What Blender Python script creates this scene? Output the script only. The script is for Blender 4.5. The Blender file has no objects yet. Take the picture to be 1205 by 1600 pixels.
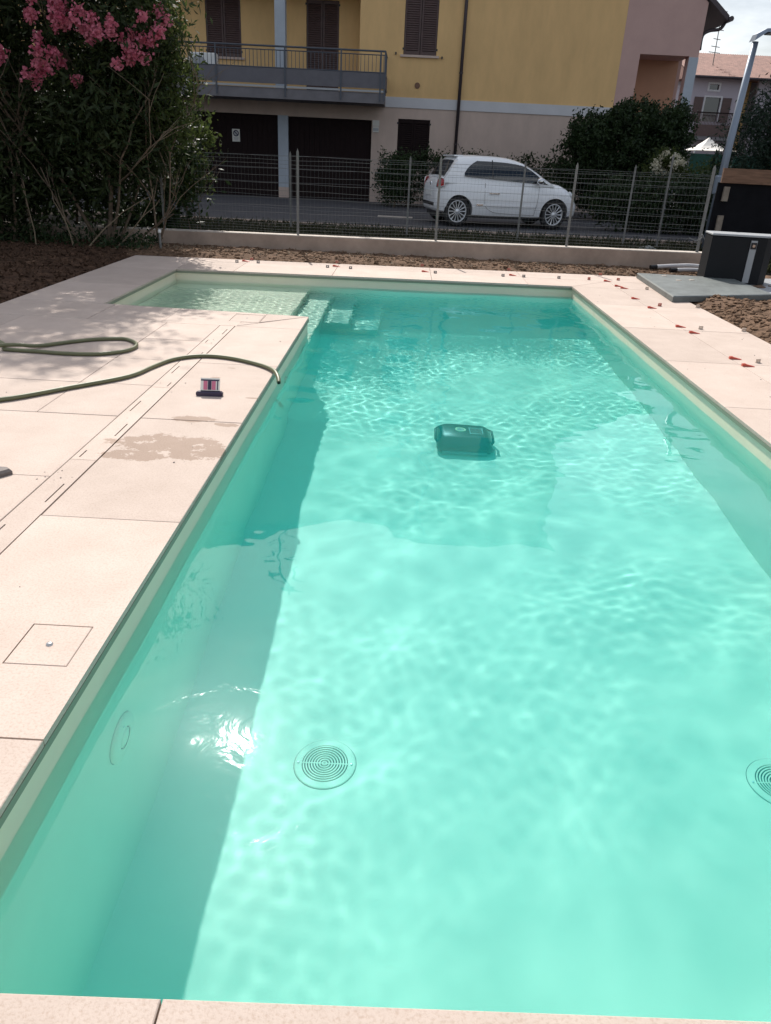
import bpy, bmesh, math, random
import numpy as np
from mathutils import Matrix, Vector
random.seed(7)
S = bpy.context.scene
C = S.collection
R_ = math.radians

# ---------------------------------------------------------------- camera
H = 1.34
FPX = 1167.2
_n = np.array([480 - 602.5, 2450., FPX]); _n /= np.linalg.norm(_n)
_v = np.array([36.5, -554., FPX]); _v -= _n * (_n @ _v); _v /= np.linalg.norm(_v)
_x = np.cross(_n, _v)
ROT = np.array([_x, _v, -_n])
cam = bpy.data.cameras.new('camera')
cam_o = bpy.data.objects.new('camera', cam); C.objects.link(cam_o); S.camera = cam_o
cam.sensor_fit = 'VERTICAL'; cam.sensor_height = 36; cam.lens = 36 * FPX / 1600
cam.clip_start = .05; cam.clip_end = 1500
cam_o.matrix_world = Matrix(((ROT[0][0], -ROT[0][1], -ROT[0][2], 0), (ROT[1][0], -ROT[1][1], -ROT[1][2], 0),
                             (ROT[2][0], -ROT[2][1], -ROT[2][2], H), (0, 0, 0, 1)))

# ---------------------------------------------------------------- daylight
SUN_EL, SUN_AZ = R_(42.9), R_(-14.7)
EXPOSURE = 0.47
SUN_STRENGTH = 4.0
SKY_STRENGTH = 0.076
W = bpy.data.worlds.new('World'); S.world = W; W.use_nodes = True
wt = W.node_tree; bg = wt.nodes['Background']
sky = wt.nodes.new('ShaderNodeTexSky'); sky.sky_type = 'NISHITA'; sky.sun_disc = False
sky.sun_elevation = SUN_EL; sky.sun_rotation = SUN_AZ; sky.air_density = 1.0; sky.dust_density = 2.4
tc = wt.nodes.new('ShaderNodeTexCoord'); mp = wt.nodes.new('ShaderNodeMapping'); mp.inputs['Scale'].default_value = (1, 1, 3.2)
cn = wt.nodes.new('ShaderNodeTexNoise'); cn.inputs['Scale'].default_value = 2.6; cn.inputs['Detail'].default_value = 7; cn.inputs['Roughness'].default_value = .58
cr = wt.nodes.new('ShaderNodeValToRGB'); cr.color_ramp.elements[0].position = .43; cr.color_ramp.elements[1].position = .66
cr.color_ramp.elements[0].color = (0, 0, 0, 1); cr.color_ramp.elements[1].color = (.8, .8, .8, 1)
cm = wt.nodes.new('ShaderNodeMix'); cm.data_type = 'RGBA'; cm.inputs[7].default_value = (14, 14.4, 15, 1)
wt.links.new(tc.outputs['Generated'], mp.inputs[0]); wt.links.new(mp.outputs[0], cn.inputs[0]); wt.links.new(cn.outputs[0], cr.inputs[0])
wt.links.new(cr.outputs[0], cm.inputs[0]); wt.links.new(sky.outputs[0], cm.inputs[6]); wt.links.new(cm.outputs[2], bg.inputs[0])
bg.inputs[1].default_value = SKY_STRENGTH
sl = bpy.data.lights.new('sun', 'SUN'); sl.energy = SUN_STRENGTH; sl.angle = R_(.53); sl.color = (1, .955, .89)
sl.cycles.is_caustics_light = True
sun_o = bpy.data.objects.new('sun', sl); C.objects.link(sun_o)
sd = Vector((math.sin(SUN_AZ) * math.cos(SUN_EL), math.cos(SUN_AZ) * math.cos(SUN_EL), math.sin(SUN_EL)))
sun_o.rotation_euler = sd.to_track_quat('Z', 'Y').to_euler()
S.view_settings.view_transform = 'Standard'; S.view_settings.look = 'None'; S.view_settings.gamma = 1
S.view_settings.use_curve_mapping = False; S.view_settings.exposure = EXPOSURE
S.cycles.use_denoising = True
S.cycles.max_bounces = 12; S.cycles.diffuse_bounces = 5; S.cycles.transmission_bounces = 8; S.cycles.transparent_max_bounces = 16
S.cycles.sample_clamp_indirect = 6

# ---------------------------------------------------------------- materials
def mat(name, col, rough=.6, metal=0., spec=.5, noise=0., nscale=8., bump=0., bscale=40., trans=0., coat=0., stretch=None, col2=None, emis=None):
    m = bpy.data.materials.new(name); m.use_nodes = True
    t = m.node_tree; b = t.nodes['Principled BSDF']
    b.inputs['Base Color'].default_value = (*col, 1); b.inputs['Roughness'].default_value = rough
    b.inputs['Metallic'].default_value = metal; b.inputs['Specular IOR Level'].default_value = spec
    if coat: b.inputs['Coat Weight'].default_value = coat; b.inputs['Coat Roughness'].default_value = .05
    if noise or bump:
        c = t.nodes.new('ShaderNodeTexCoord'); src = c.outputs['Object']
        if stretch:
            mm = t.nodes.new('ShaderNodeMapping'); mm.inputs['Scale'].default_value = stretch
            t.links.new(src, mm.inputs[0]); src = mm.outputs[0]
    if noise:
        n = t.nodes.new('ShaderNodeTexNoise'); n.inputs['Scale'].default_value = nscale; n.inputs['Detail'].default_value = 6
        n.inputs['Roughness'].default_value = .65
        t.links.new(src, n.inputs[0])
        r = t.nodes.new('ShaderNodeValToRGB'); r.color_ramp.elements[0].position = .3; r.color_ramp.elements[1].position = .7
        lo = tuple(max(0, x * (1 - noise)) for x in col); hi = tuple(min(1, x * (1 + noise)) for x in (col2 or col))
        r.color_ramp.elements[0].color = (*lo, 1); r.color_ramp.elements[1].color = (*hi, 1)
        t.links.new(n.outputs[0], r.inputs[0]); t.links.new(r.outputs[0], b.inputs['Base Color'])
    if bump:
        n2 = t.nodes.new('ShaderNodeTexNoise'); n2.inputs['Scale'].default_value = bscale; n2.inputs['Detail'].default_value = 5
        t.links.new(src, n2.inputs[0])
        bn = t.nodes.new('ShaderNodeBump'); bn.inputs['Strength'].default_value = bump; bn.inputs['Distance'].default_value = .01
        t.links.new(n2.outputs[0], bn.inputs['Height']); t.links.new(bn.outputs[0], b.inputs['Normal'])
    if emis: b.inputs['Emission Color'].default_value = (*emis, 1); b.inputs['Emission Strength'].default_value = 1
    return m

def leaf_mat(name, c1, c2, tr=.35, rough=.45):
    m = bpy.data.materials.new(name); m.use_nodes = True
    t = m.node_tree; b = t.nodes['Principled BSDF']; out = t.nodes['Material Output']
    c = t.nodes.new('ShaderNodeTexCoord'); n = t.nodes.new('ShaderNodeTexNoise'); n.inputs['Scale'].default_value = 4.5; n.inputs['Detail'].default_value = 8
    n.inputs['Roughness'].default_value = .8
    t.links.new(c.outputs['Object'], n.inputs[0])
    r = t.nodes.new('ShaderNodeValToRGB'); r.color_ramp.elements[0].position = .35; r.color_ramp.elements[1].position = .65
    r.color_ramp.elements[0].color = (*c1, 1); r.color_ramp.elements[1].color = (*c2, 1)
    t.links.new(n.outputs[0], r.inputs[0]); t.links.new(r.outputs[0], b.inputs['Base Color'])
    b.inputs['Roughness'].default_value = rough + .1; b.inputs['Specular IOR Level'].default_value = .22
    tl = t.nodes.new('ShaderNodeBsdfTranslucent'); t.links.new(r.outputs[0], tl.inputs[0])
    mx = t.nodes.new('ShaderNodeMixShader'); mx.inputs[0].default_value = tr
    t.links.new(b.outputs[0], mx.inputs[1]); t.links.new(tl.outputs[0], mx.inputs[2]); t.links.new(mx.outputs[0], out.inputs[0])
    return m

def tile_material():
    m = bpy.data.materials.new('limestone_tile'); m.use_nodes = True
    t = m.node_tree; N = t.nodes; L = t.links; b = N['Principled BSDF']
    g = N.new('ShaderNodeNewGeometry'); oi = N.new('ShaderNodeObjectInfo')
    pos = g.outputs['Position']
    n1 = N.new('ShaderNodeTexNoise'); n1.inputs['Scale'].default_value = 3.2; n1.inputs['Detail'].default_value = 9; n1.inputs['Roughness'].default_value = .7
    n2 = N.new('ShaderNodeTexNoise'); n2.inputs['Scale'].default_value = 130; n2.inputs['Detail'].default_value = 4; n2.inputs['Roughness'].default_value = .7
    L.new(pos, n1.inputs[0]); L.new(pos, n2.inputs[0])
    r1 = N.new('ShaderNodeValToRGB'); r1.color_ramp.elements[0].position = .3; r1.color_ramp.elements[1].position = .72
    r1.color_ramp.elements[0].color = (.51, .415, .355, 1); r1.color_ramp.elements[1].color = (.60, .50, .435, 1)
    L.new(n1.outputs[0], r1.inputs[0])
    r2 = N.new('ShaderNodeValToRGB'); r2.color_ramp.elements[0].position = .34; r2.color_ramp.elements[1].position = .52
    r2.color_ramp.elements[0].color = (.85, .805, .77, 1); r2.color_ramp.elements[1].color = (1, 1, 1, 1)
    L.new(n2.outputs[0], r2.inputs[0])
    mu = N.new('ShaderNodeMix'); mu.data_type = 'RGBA'; mu.blend_type = 'MULTIPLY'; mu.inputs[0].default_value = 1
    L.new(r1.outputs[0], mu.inputs[6]); L.new(r2.outputs[0], mu.inputs[7])
    # every tile a touch lighter or darker
    mr = N.new('ShaderNodeMapRange'); mr.inputs[3].default_value = .92; mr.inputs[4].default_value = 1.06
    L.new(oi.outputs['Random'], mr.inputs[0])
    hs = N.new('ShaderNodeHueSaturation'); L.new(mr.outputs[0], hs.inputs['Value']); L.new(mu.outputs[2], hs.inputs['Color'])
    # wet stains: ellipses broken up by noise
    sx = N.new('ShaderNodeSeparateXYZ'); L.new(pos, sx.inputs[0])
    nd = N.new('ShaderNodeTexNoise'); nd.inputs['Scale'].default_value = 9; nd.inputs['Detail'].default_value = 8; nd.inputs['Roughness'].default_value = .72
    L.new(pos, nd.inputs[0])
    def math_(op, a, b_=None):
        q = N.new('ShaderNodeMath'); q.operation = op
        for i, s in enumerate((a, b_)):
            if s is None: continue
            if isinstance(s, (int, float)): q.inputs[i].default_value = s
            else: L.new(s, q.inputs[i])
        return q.outputs[0]
    total = None
    for cx, cy, rx, ry in ((-1.11, 3.47, .30, .13), (-1.24, 3.30, .16, .07), (-.96, 3.40, .16, .12), (-1.10, 3.87, .13, .05), (-.91, 3.80, .075, .035), (-1.17, 4.70, .03, .012), (-1.12, 4.95, .03, .01), (-.86, 4.30, .05, .012)):
        dx = math_('DIVIDE', math_('SUBTRACT', sx.outputs[0], cx), rx)
        dy = math_('DIVIDE', math_('SUBTRACT', sx.outputs[1], cy), ry)
        d = math_('SQRT', math_('ADD', math_('MULTIPLY', dx, dx), math_('MULTIPLY', dy, dy)))
        d = math_('SUBTRACT', 1.0, d)
        total = d if total is None else math_('MAXIMUM', total, d)
    total = math_('MINIMUM', total, .35)
    k = math_('ADD', total, math_('MULTIPLY', math_('SUBTRACT', nd.outputs[0], .5), 2.6))
    kr = N.new('ShaderNodeMapRange'); kr.inputs[1].default_value = .05; kr.inputs[2].default_value = .15; L.new(k, kr.inputs[0]); k = kr.outputs[0]
    lim = math_('GREATER_THAN', total, -.6); k = math_('MULTIPLY', k, lim)
    wet = N.new('ShaderNodeMix'); wet.data_type = 'RGBA'; wet.blend_type = 'MULTIPLY'
    L.new(math_('MULTIPLY', k, .85), wet.inputs[0]); L.new(hs.outputs[0], wet.inputs[6]); wet.inputs[7].default_value = (.57, .49, .43, 1)
    L.new(wet.outputs[2], b.inputs['Base Color'])
    L.new(math_('SUBTRACT', .75, math_('MULTIPLY', k, .1)), b.inputs['Roughness'])
    bn = N.new('ShaderNodeBump'); bn.inputs['Strength'].default_value = .35; bn.inputs['Distance'].default_value = .002
    L.new(n2.outputs[0], bn.inputs['Height']); L.new(bn.outputs[0], b.inputs['Normal'])
    b.inputs['Specular IOR Level'].default_value = .12
    return m

M = dict(
    tile=tile_material(),
    screed=mat('joint_mortar', (.10, .085, .07), .9, noise=.3, nscale=30),
    liner=mat('sand_liner', (.81, .71, .545), .5, noise=.05, nscale=1.5),
    profile=mat('liner_profile', (.24, .25, .18), .5),
    soil=mat('soil', (.14, .088, .058), .95, spec=.1, noise=.55, nscale=14, bump=.9, bscale=60),
    clod=mat('dry_clod', (.17, .108, .07), .95, spec=.1, noise=.45, nscale=22, bump=.6, bscale=90),
    litter=mat('leaf_litter', (.085, .05, .033), .95, spec=.1, noise=.6, nscale=9, bump=1., bscale=80),
    dirt=mat('dark_earth', (.042, .036, .03), .95, spec=.1, noise=.5, nscale=5, bump=.8, bscale=40),
    pave=mat('parking_paver', (.21, .21, .22), .85, noise=.25, nscale=6),
    grass=leaf_mat('dry_weed', (.018, .026, .012), (.07, .07, .03), .3),
    concrete=mat('wall_concrete', (.38, .285, .225), .9, noise=.25, nscale=2.2, bump=.4, bscale=60),
    conc_top=mat('pale_concrete', (.52, .46, .40), .9, noise=.2, nscale=9),
    galv=mat('galvanised_steel', (.19, .185, .175), .7, .1, noise=.2, nscale=20),
    wire=mat('galvanised_wire', (.22, .225, .22), .55, .3),
    yellow=mat('yellow_render', (.70, .455, .205), .9, noise=.10, nscale=1.1, stretch=(1.6, 1.6, .5), bump=.15, bscale=60),
    beige=mat('beige_render', (.53, .41, .345), .9, noise=.10, nscale=1.5, stretch=(1.5, 1.5, .6), bump=.15, bscale=60),
    pink=mat('rose_render', (.52, .34, .30), .9, noise=.06, nscale=1.5, bump=.15, bscale=60),
    band=mat('pale_band', (.56, .55, .56), .85, noise=.05, nscale=2),
    pillar=mat('blue_grey_paint_sidelight', (.40, .44, .49), .8, noise=.06, nscale=3),  # pillar paint; also the side light coloured onto the wing's edge column
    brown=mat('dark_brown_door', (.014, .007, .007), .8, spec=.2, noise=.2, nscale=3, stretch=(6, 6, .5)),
    shutter=mat('brown_shutter', (.085, .050, .045), .6, noise=.15, nscale=5),
    railing=mat('grey_railing', (.085, .095, .115), .5, .3),
    panel=mat('grey_balcony_panel', (.125, .12, .135), .7, noise=.1, nscale=4),
    balc=mat('balcony_concrete', (.17, .16, .17), .85, noise=.15, nscale=3),
    white=mat('white_plastic', (.75, .75, .73), .4),
    grey=mat('grey_plastic', (.36, .37, .38), .45),
    black=mat('black_plastic', (.012, .012, .014), .4),
    rubber=mat('tyre_rubber', (.016, .016, .017), .8),
    carpaint=mat('white_car_paint', (.86, .87, .88), .3, coat=.7),
    glass=mat('dark_car_glass', (.012, .016, .02), .05, spec=.8),
    chrome=mat('chrome', (.75, .75, .76), .15, 1.),
    rim=mat('alloy_rim', (.72, .73, .74), .3, .5),
    redlight=mat('red_tail_lens', (.40, .02, .02), .15, coat=.5),
    lens=mat('clear_lamp_lens', (.55, .57, .58), .1, coat=.5),
    dgrey=mat('anthracite_cabinet', (.007, .008, .010), .6, spec=.25, noise=.15, nscale=4, bump=.05, bscale=80),
    strip=mat('grey_strip', (.33, .34, .35), .5),
    slab=mat('grey_stone_slab', (.13, .145, .14), .5, noise=.3, nscale=6, bump=.3, bscale=70),
    hose=mat('olive_hose', (.145, .15, .075), .45, noise=.12, nscale=12),
    redw=mat('red_wedge_plastic', (.50, .075, .045), .4),
    clip=mat('cream_clip_plastic', (.55, .46, .38), .45),
    redclip=mat('red_clip_plastic', (.42, .12, .085), .4),
    greyw=mat('grey_clip_plastic', (.22, .20, .19), .5),
    robot=mat('teal_black_shell', (.006, .012, .015), .35),
    robot2=mat('glossy_grey_trim', (.22, .27, .28), .3),
    bark=mat('pale_bark', (.14, .10, .068), .9, noise=.4, nscale=18, bump=.7, bscale=50),
    twig=mat('dry_twig', (.20, .15, .10), .9),
    ole=leaf_mat('oleander_leaf', (.009, .017, .007), (.060, .080, .028), .3),
    ole2=leaf_mat('sunlit_shrub_leaf', (.035, .055, .014), (.095, .12, .035), .45),  # lighter leaf tone; carries the sunlight on the oleander rim and slim shrub
    laurel=leaf_mat('laurel_leaf', (.010, .022, .009), (.046, .074, .026), .25, .35),
    conifer=leaf_mat('dark_conifer_leaf', (.012, .026, .018), (.034, .056, .034), .2),
    flower=leaf_mat('pink_flower', (.42, .055, .11), (.78, .30, .38), .3, .6),
    wflower=leaf_mat('cream_flower', (.50, .46, .34), (.70, .66, .52), .3, .6),
    net=mat('green_shade_net', (.012, .065, .045), .8, noise=.3, nscale=5),
    tent=mat('white_tent_fabric', (.80, .77, .72), .7),
    roof=mat('terracotta_roof', (.27, .145, .115), .85, noise=.35, nscale=3),
    farwall=mat('lilac_grey_render', (.40, .36, .40), .9, noise=.05, nscale=.6),
    plank=mat('weathered_plank', (.19, .105, .065), .85, noise=.35, nscale=7, stretch=(.6, 6, 6), bump=.4, bscale=30),
    batten=mat('grey_batten', (.24, .20, .16), .85, noise=.25, nscale=9),
    tarp=mat('black_membrane', (.007, .007, .009), .85, spec=.15, noise=.3, nscale=4, bump=.5, bscale=6),
    pipe=mat('white_conduit', (.52, .51, .52), .5),
    kit=mat('navy_kit_case', (.035, .025, .06), .35),
    pinkpanel=mat('pink_scale', (.62, .17, .26), .5),
    ceramic=mat('printed_sign', (.62, .60, .55), .5),
    gutter=mat('copper_gutter', (.07, .055, .06), .5, .5),
    lampm=mat('lamp_paint', (.22, .26, .32), .45, .4),
    darkstone=mat('grey_cut_stone', (.15, .125, .115), .7, noise=.2, nscale=30),
    metal=mat('satin_metal', (.55, .54, .52), .3, .8),
    tapelens=mat('clear_acrylic', (.80, .77, .70), .2),
    cream=mat('cream_ring', (.80, .72, .45), .4),
    hole=mat('dark_hole', (.01, .02, .02), .9),
)

# ---------------------------------------------------------------- builders
class MB:
    def __init__(self): self.v = []; self.f = []
    def add(self, v, f):
        o = len(self.v); self.v += [tuple(map(float, p)) for p in v]; self.f += [tuple(i + o for i in q) for q in f]; return self
    def box(self, x0, x1, y0, y1, z0, z1):
        return self.add([(x0, y0, z0), (x1, y0, z0), (x1, y1, z0), (x0, y1, z0), (x0, y0, z1), (x1, y0, z1), (x1, y1, z1), (x0, y1, z1)],
                        [(3, 2, 1, 0), (4, 5, 6, 7), (0, 1, 5, 4), (1, 2, 6, 5), (2, 3, 7, 6), (3, 0, 4, 7)])
    def cbox(self, x0, x1, y0, y1, z0, z1, c):
        # box whose long edges are chamfered: an octagonal section per axis pair on top
        p = [(x0, y0), (x1, y0), (x1, y1), (x0, y1)]
        return self.prism(p, z0, z1, c)
    def prism(self, poly, z0, z1, cham=0., bottom=True):
        n = len(poly); P = [Vector((p[0], p[1], 0)) for p in poly]
        area = sum(P[i].x * P[(i + 1) % n].y - P[(i + 1) % n].x * P[i].y for i in range(n))
        if area < 0: P.reverse()
        rings = [[(p.x, p.y, z0) for p in P]]
        if cham:
            rings.append([(p.x, p.y, z1 - cham) for p in P]); Q = inset([(p.x, p.y) for p in P], cham)
            rings.append([(q[0], q[1], z1) for q in Q])
        else: rings.append([(p.x, p.y, z1) for p in P])
        v = [p for r in rings for p in r]; f = []
        for k in range(len(rings) - 1):
            for i in range(n): j = (i + 1) % n; f.append((k * n + i, k * n + j, (k + 1) * n + j, (k + 1) * n + i))
        f.append(tuple(range((len(rings) - 1) * n, len(rings) * n)))
        if bottom: f.append(tuple(reversed(range(n))))
        return self.add(v, f)
    def tube(self, pts, r, sides=8, caps=True):
        pts = [Vector(p) for p in pts]; n = len(pts); rad = r if hasattr(r, '__len__') else [r] * n
        v = []; f = []; up = None
        for i, p in enumerate(pts):
            d = (pts[min(i + 1, n - 1)] - pts[max(i - 1, 0)]).normalized()
            if up is None:
                up = Vector((0, 0, 1)) if abs(d.z) < .9 else Vector((1, 0, 0))
            a = d.cross(up).normalized(); up = a.cross(d).normalized()
            for k in range(sides):
                t = 2 * math.pi * k / sides; v.append(p + (a * math.cos(t) + up * math.sin(t)) * rad[i])
        for i in range(n - 1):
            for k in range(sides):
                j = (k + 1) % sides; f.append((i * sides + k, i * sides + j, (i + 1) * sides + j, (i + 1) * sides + k))
        if caps: f.append(tuple(reversed(range(sides)))); f.append(tuple(range((n - 1) * sides, n * sides)))
        return self.add(v, f)
    def lathe(self, prof, origin=(0, 0, 0), axis='z', seg=24, a0=0., a1=2 * math.pi):
        full = abs(a1 - a0 - 2 * math.pi) < 1e-6; cnt = seg if full else seg + 1; v = []; f = []; m = len(prof); o = Vector(origin)
        for k in range(cnt):
            t = a0 + (a1 - a0) * k / seg; c, s = math.cos(t), math.sin(t)
            for r, h in prof:
                p = {'z': (r * c, r * s, h), 'x': (h, r * c, r * s), 'y': (r * s, h, r * c)}[axis]
                v.append(o + Vector(p))
        for k in range(seg):
            k2 = (k + 1) % cnt
            for i in range(m - 1): f.append((k * m + i, k2 * m + i, k2 * m + i + 1, k * m + i + 1))
        return self.add(v, f)
    def holed(self, u0, u1, w0, w1, d0, d1, holes, fn):
        """slab spanning u,w with rectangular holes, thickness d0..d1; fn maps (u,w,d) to a point"""
        us = sorted({u0, u1, *[h[0] for h in holes], *[h[1] for h in holes]}); ws = sorted({w0, w1, *[h[2] for h in holes], *[h[3] for h in holes]})
        us = [u for u in us if u0 <= u <= u1]; ws = [w for w in ws if w0 <= w <= w1]
        def solid(i, j):
            if i < 0 or j < 0 or i >= len(us) - 1 or j >= len(ws) - 1: return False
            cu, cw = (us[i] + us[i + 1]) / 2, (ws[j] + ws[j + 1]) / 2
            return not any(h[0] < cu < h[1] and h[2] < cw < h[3] for h in holes)
        v = []; f = []
        def quad(*p): o = len(v); v.extend(p); f.append((o, o + 1, o + 2, o + 3))
        for i in range(len(us) - 1):
            for j in range(len(ws) - 1):
                if not solid(i, j): continue
                a, b, c, d = us[i], us[i + 1], ws[j], ws[j + 1]
                quad(fn(a, c, d1), fn(b, c, d1), fn(b, d, d1), fn(a, d, d1)); quad(fn(a, d, d0), fn(b, d, d0), fn(b, c, d0), fn(a, c, d0))
                if not solid(i - 1, j): quad(fn(a, c, d0), fn(a, c, d1), fn(a, d, d1), fn(a, d, d0))
                if not solid(i + 1, j): quad(fn(b, d, d0), fn(b, d, d1), fn(b, c, d1), fn(b, c, d0))
                if not solid(i, j - 1): quad(fn(b, c, d0), fn(b, c, d1), fn(a, c, d1), fn(a, c, d0))
                if not solid(i, j + 1): quad(fn(a, d, d0), fn(a, d, d1), fn(b, d, d1), fn(b, d, d0))
        return self.add(v, f)
    def xf(self, mtx):
        self.v = [tuple(mtx @ Vector(p)) for p in self.v]; return self

def inset(poly, d):
    n = len(poly); out = []
    for i in range(n):
        p0, p1, p2 = Vector(poly[i - 1]), Vector(poly[i]), Vector(poly[(i + 1) % n])
        e1 = (p1 - p0).normalized(); e2 = (p2 - p1).normalized()
        n1 = Vector((-e1.y, e1.x)); n2 = Vector((-e2.y, e2.x)); b = n1 + n2
        out.append(tuple(p1 + b * (d / max(.3, n1.dot(b)))))
    return out

def ccw(poly):
    n = len(poly); a = sum(poly[i][0] * poly[(i + 1) % n][1] - poly[(i + 1) % n][0] * poly[i][1] for i in range(n))
    return list(poly) if a > 0 else list(reversed(poly))

OFF = {}                                     # where a part's own coordinates start in the world
def obj(name, mb, m, parent=None, smooth=False, angle=None, **props):
    v, f = (mb.v, mb.f) if isinstance(mb, MB) else mb
    if parent is not None:
        L = OFF.get(parent.name, parent.location); v = [(p[0] - L[0], p[1] - L[1], p[2] - L[2]) for p in v]
    me = bpy.data.meshes.new(name); me.from_pydata(v, [], f); me.update()
    ms = m if isinstance(m, (list, tuple)) else [m]
    for x in ms: me.materials.append(x)
    o = bpy.data.objects.new(name, me); C.objects.link(o)
    if parent: o.parent = parent; OFF[o.name] = Vector(L)
    if smooth:
        me.polygons.foreach_set('use_smooth', [True] * len(me.polygons))
        if angle: me.set_sharp_from_angle(angle=R_(angle))
    for k, x in props.items(): o[k] = x
    return o

def tag(o, label, cat, group=None, kind=None):
    o['label'] = label; o['category'] = cat
    if group: o['group'] = group
    if kind: o['kind'] = kind
    return o

def thing(name, label, cat, loc=(0, 0, 0), group=None, rz=0.):
    o = bpy.data.objects.new(name, None); C.objects.link(o); o.location = loc; o.rotation_euler = (0, 0, rz); o.empty_display_size = .1
    return tag(o, label, cat, group)

def struct(name, mb, m, **k):
    o = obj(name, mb, m, **k); o['kind'] = 'structure'; return o

def local(name, mb, m, parent, **k):
    """a part whose shape is already in its thing's own coordinates"""
    OFF[parent.name] = Vector((0, 0, 0)); o = obj(name, mb, m, parent, **k); del OFF[parent.name]; return o

def dup(root, loc, rz=0., label=None, group=None):
    r = root.copy(); C.objects.link(r); r.location = loc; r.rotation_euler = (0, 0, rz)
    if label: r['label'] = label
    if group: r['group'] = group
    for ch in list(root.children):
        c = ch.copy(); C.objects.link(c); c.parent = r
        for g in list(ch.children):
            d = g.copy(); C.objects.link(d); d.parent = c
    return r

rng = np.random.default_rng(11)

def leaf_mesh(name, pos, size, m, parent=None, width=.35, droop=0., outward=None, props=None):
    """one small folded four-cornered leaf at every position"""
    n = len(pos); d = rng.normal(size=(n, 3))
    if outward is not None: d += outward
    d[:, 2] -= droop; d /= np.linalg.norm(d, axis=1)[:, None]
    r = rng.normal(size=(n, 3)); s = np.cross(d, r); s /= np.linalg.norm(s, axis=1)[:, None]
    L = size * rng.uniform(.6, 1.35, n)[:, None]
    nn = np.cross(d, s)
    a = pos - d * L * .5; b = pos + s * L * width * .5 + nn * L * .05; c = pos + d * L * .5; e = pos - s * L * width * .5 + nn * L * .05
    v = np.stack([a, b, c, e], 1).reshape(-1, 3)
    if parent is not None: v = v - np.array(parent.location)
    me = bpy.data.meshes.new(name)
    me.vertices.add(n * 4); me.vertices.foreach_set('co', v.astype(np.float32).ravel())
    me.loops.add(n * 4); me.loops.foreach_set('vertex_index', np.arange(n * 4, dtype=np.int32))
    me.polygons.add(n); me.polygons.foreach_set('loop_start', np.arange(0, n * 4, 4, dtype=np.int32))
    me.update(calc_edges=True); me.validate()
    me.materials.append(m)
    o = bpy.data.objects.new(name, me); C.objects.link(o)
    if parent: o.parent = parent
    for k, x in (props or {}).items(): o[k] = x
    return o

def clumps(n, boxfn, nclump, spread, flat=1.):
    cs = np.array([boxfn() for _ in range(nclump)])
    i = rng.integers(0, nclump, n); sp = spread * rng.uniform(.6, 1.4, nclump)[i][:, None]
    return cs[i] + rng.normal(size=(n, 3)) * sp * np.array([1, 1, flat]), cs

# ================================================================ SETTING
PX0, PX1 = -.825, 2.085                      # pool edges (deck side)
WZ = -.135                                   # water level
FZ = -1.335                                  # pool floor
NL, NR = (-.825, .793), (2.085, .848)        # near edge
FR_, FL_ = (2.085, 9.545), (-2.735, 9.33)    # far edge
SL_, CO_ = (-2.735, 6.965), (-.825, 6.835)   # shallow shelf corner, inner corner
pool_poly = [NL, NR, FR_, FL_, SL_, CO_]

# ground: one sheet to the horizon with an opening for the pool
g = MB()
X_, Y_ = 700, 900
g.add([(-X_, -60, -.03), (X_, -60, -.03), (X_, Y_, -.03), (-X_, Y_, -.03), (-3.2, .3, -.03), (2.6, .3, -.03), (2.6, 10.1, -.03), (-3.2, 10.1, -.03)],
      [(0, 1, 5, 4), (1, 2, 6, 5), (2, 3, 7, 6), (3, 0, 4, 7)])
struct('ground', g, M['dirt'])

# pool shell: walls, floor, shelf, steps
WO = .012
wp = inset(pool_poly, -WO)
pw = MB(); n = len(wp)
pw.add([(p[0], p[1], -.02) for p in wp] + [(p[0], p[1], FZ) for p in wp], [(i, (i + 1) % n, (i + 1) % n + n, i + n) for i in range(n)])
pw.add([(p[0], p[1], FZ) for p in wp], [tuple(range(n))])
pool = struct('pool_basin', pw, M['liner'])
def yfar(x): return 9.33 + (x + 2.735) * (9.545 - 9.33) / 4.82 + WO
shelf_part = obj('shallow_shelf', MB().prism([(-2.745, 6.83), (-1.12, 6.83), (-1.12, yfar(-1.12)), (-2.745, yfar(-2.735))], FZ, -.335, .012), M['liner'], pool)
steps = [shelf_part]
for x0, x1, y0, z in ((-1.119, -.838, 6.8, -.585), (-.837, -.53, 8.05, -.835), (-.529, -.24, 8.05, -1.085)):
    steps.append(obj('step', MB().prism([(x0, y0), (x1, y0), (x1, yfar(x1) + .01), (x0, yfar(x0) + .01)], FZ, z, .012), M['liner'], pool))
pr = MB()
for i in range(n):
    a, b = Vector(wp[i]), Vector(wp[(i + 1) % n]); e = (b - a).normalized(); nr = Vector((-e.y, e.x)) * .011
    pr.add([(a.x, a.y, -.044), (b.x, b.y, -.044), (b.x + nr.x, b.y + nr.y, -.044), (a.x + nr.x, a.y + nr.y, -.044),
            (a.x, a.y, -.022), (b.x, b.y, -.022), (b.x + nr.x, b.y + nr.y, -.022), (a.x + nr.x, a.y + nr.y, -.022)],
           [(3, 2, 1, 0), (4, 5, 6, 7), (2, 3, 7, 6)])
obj('liner_profile', pr, M['profile'], pool)

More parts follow.
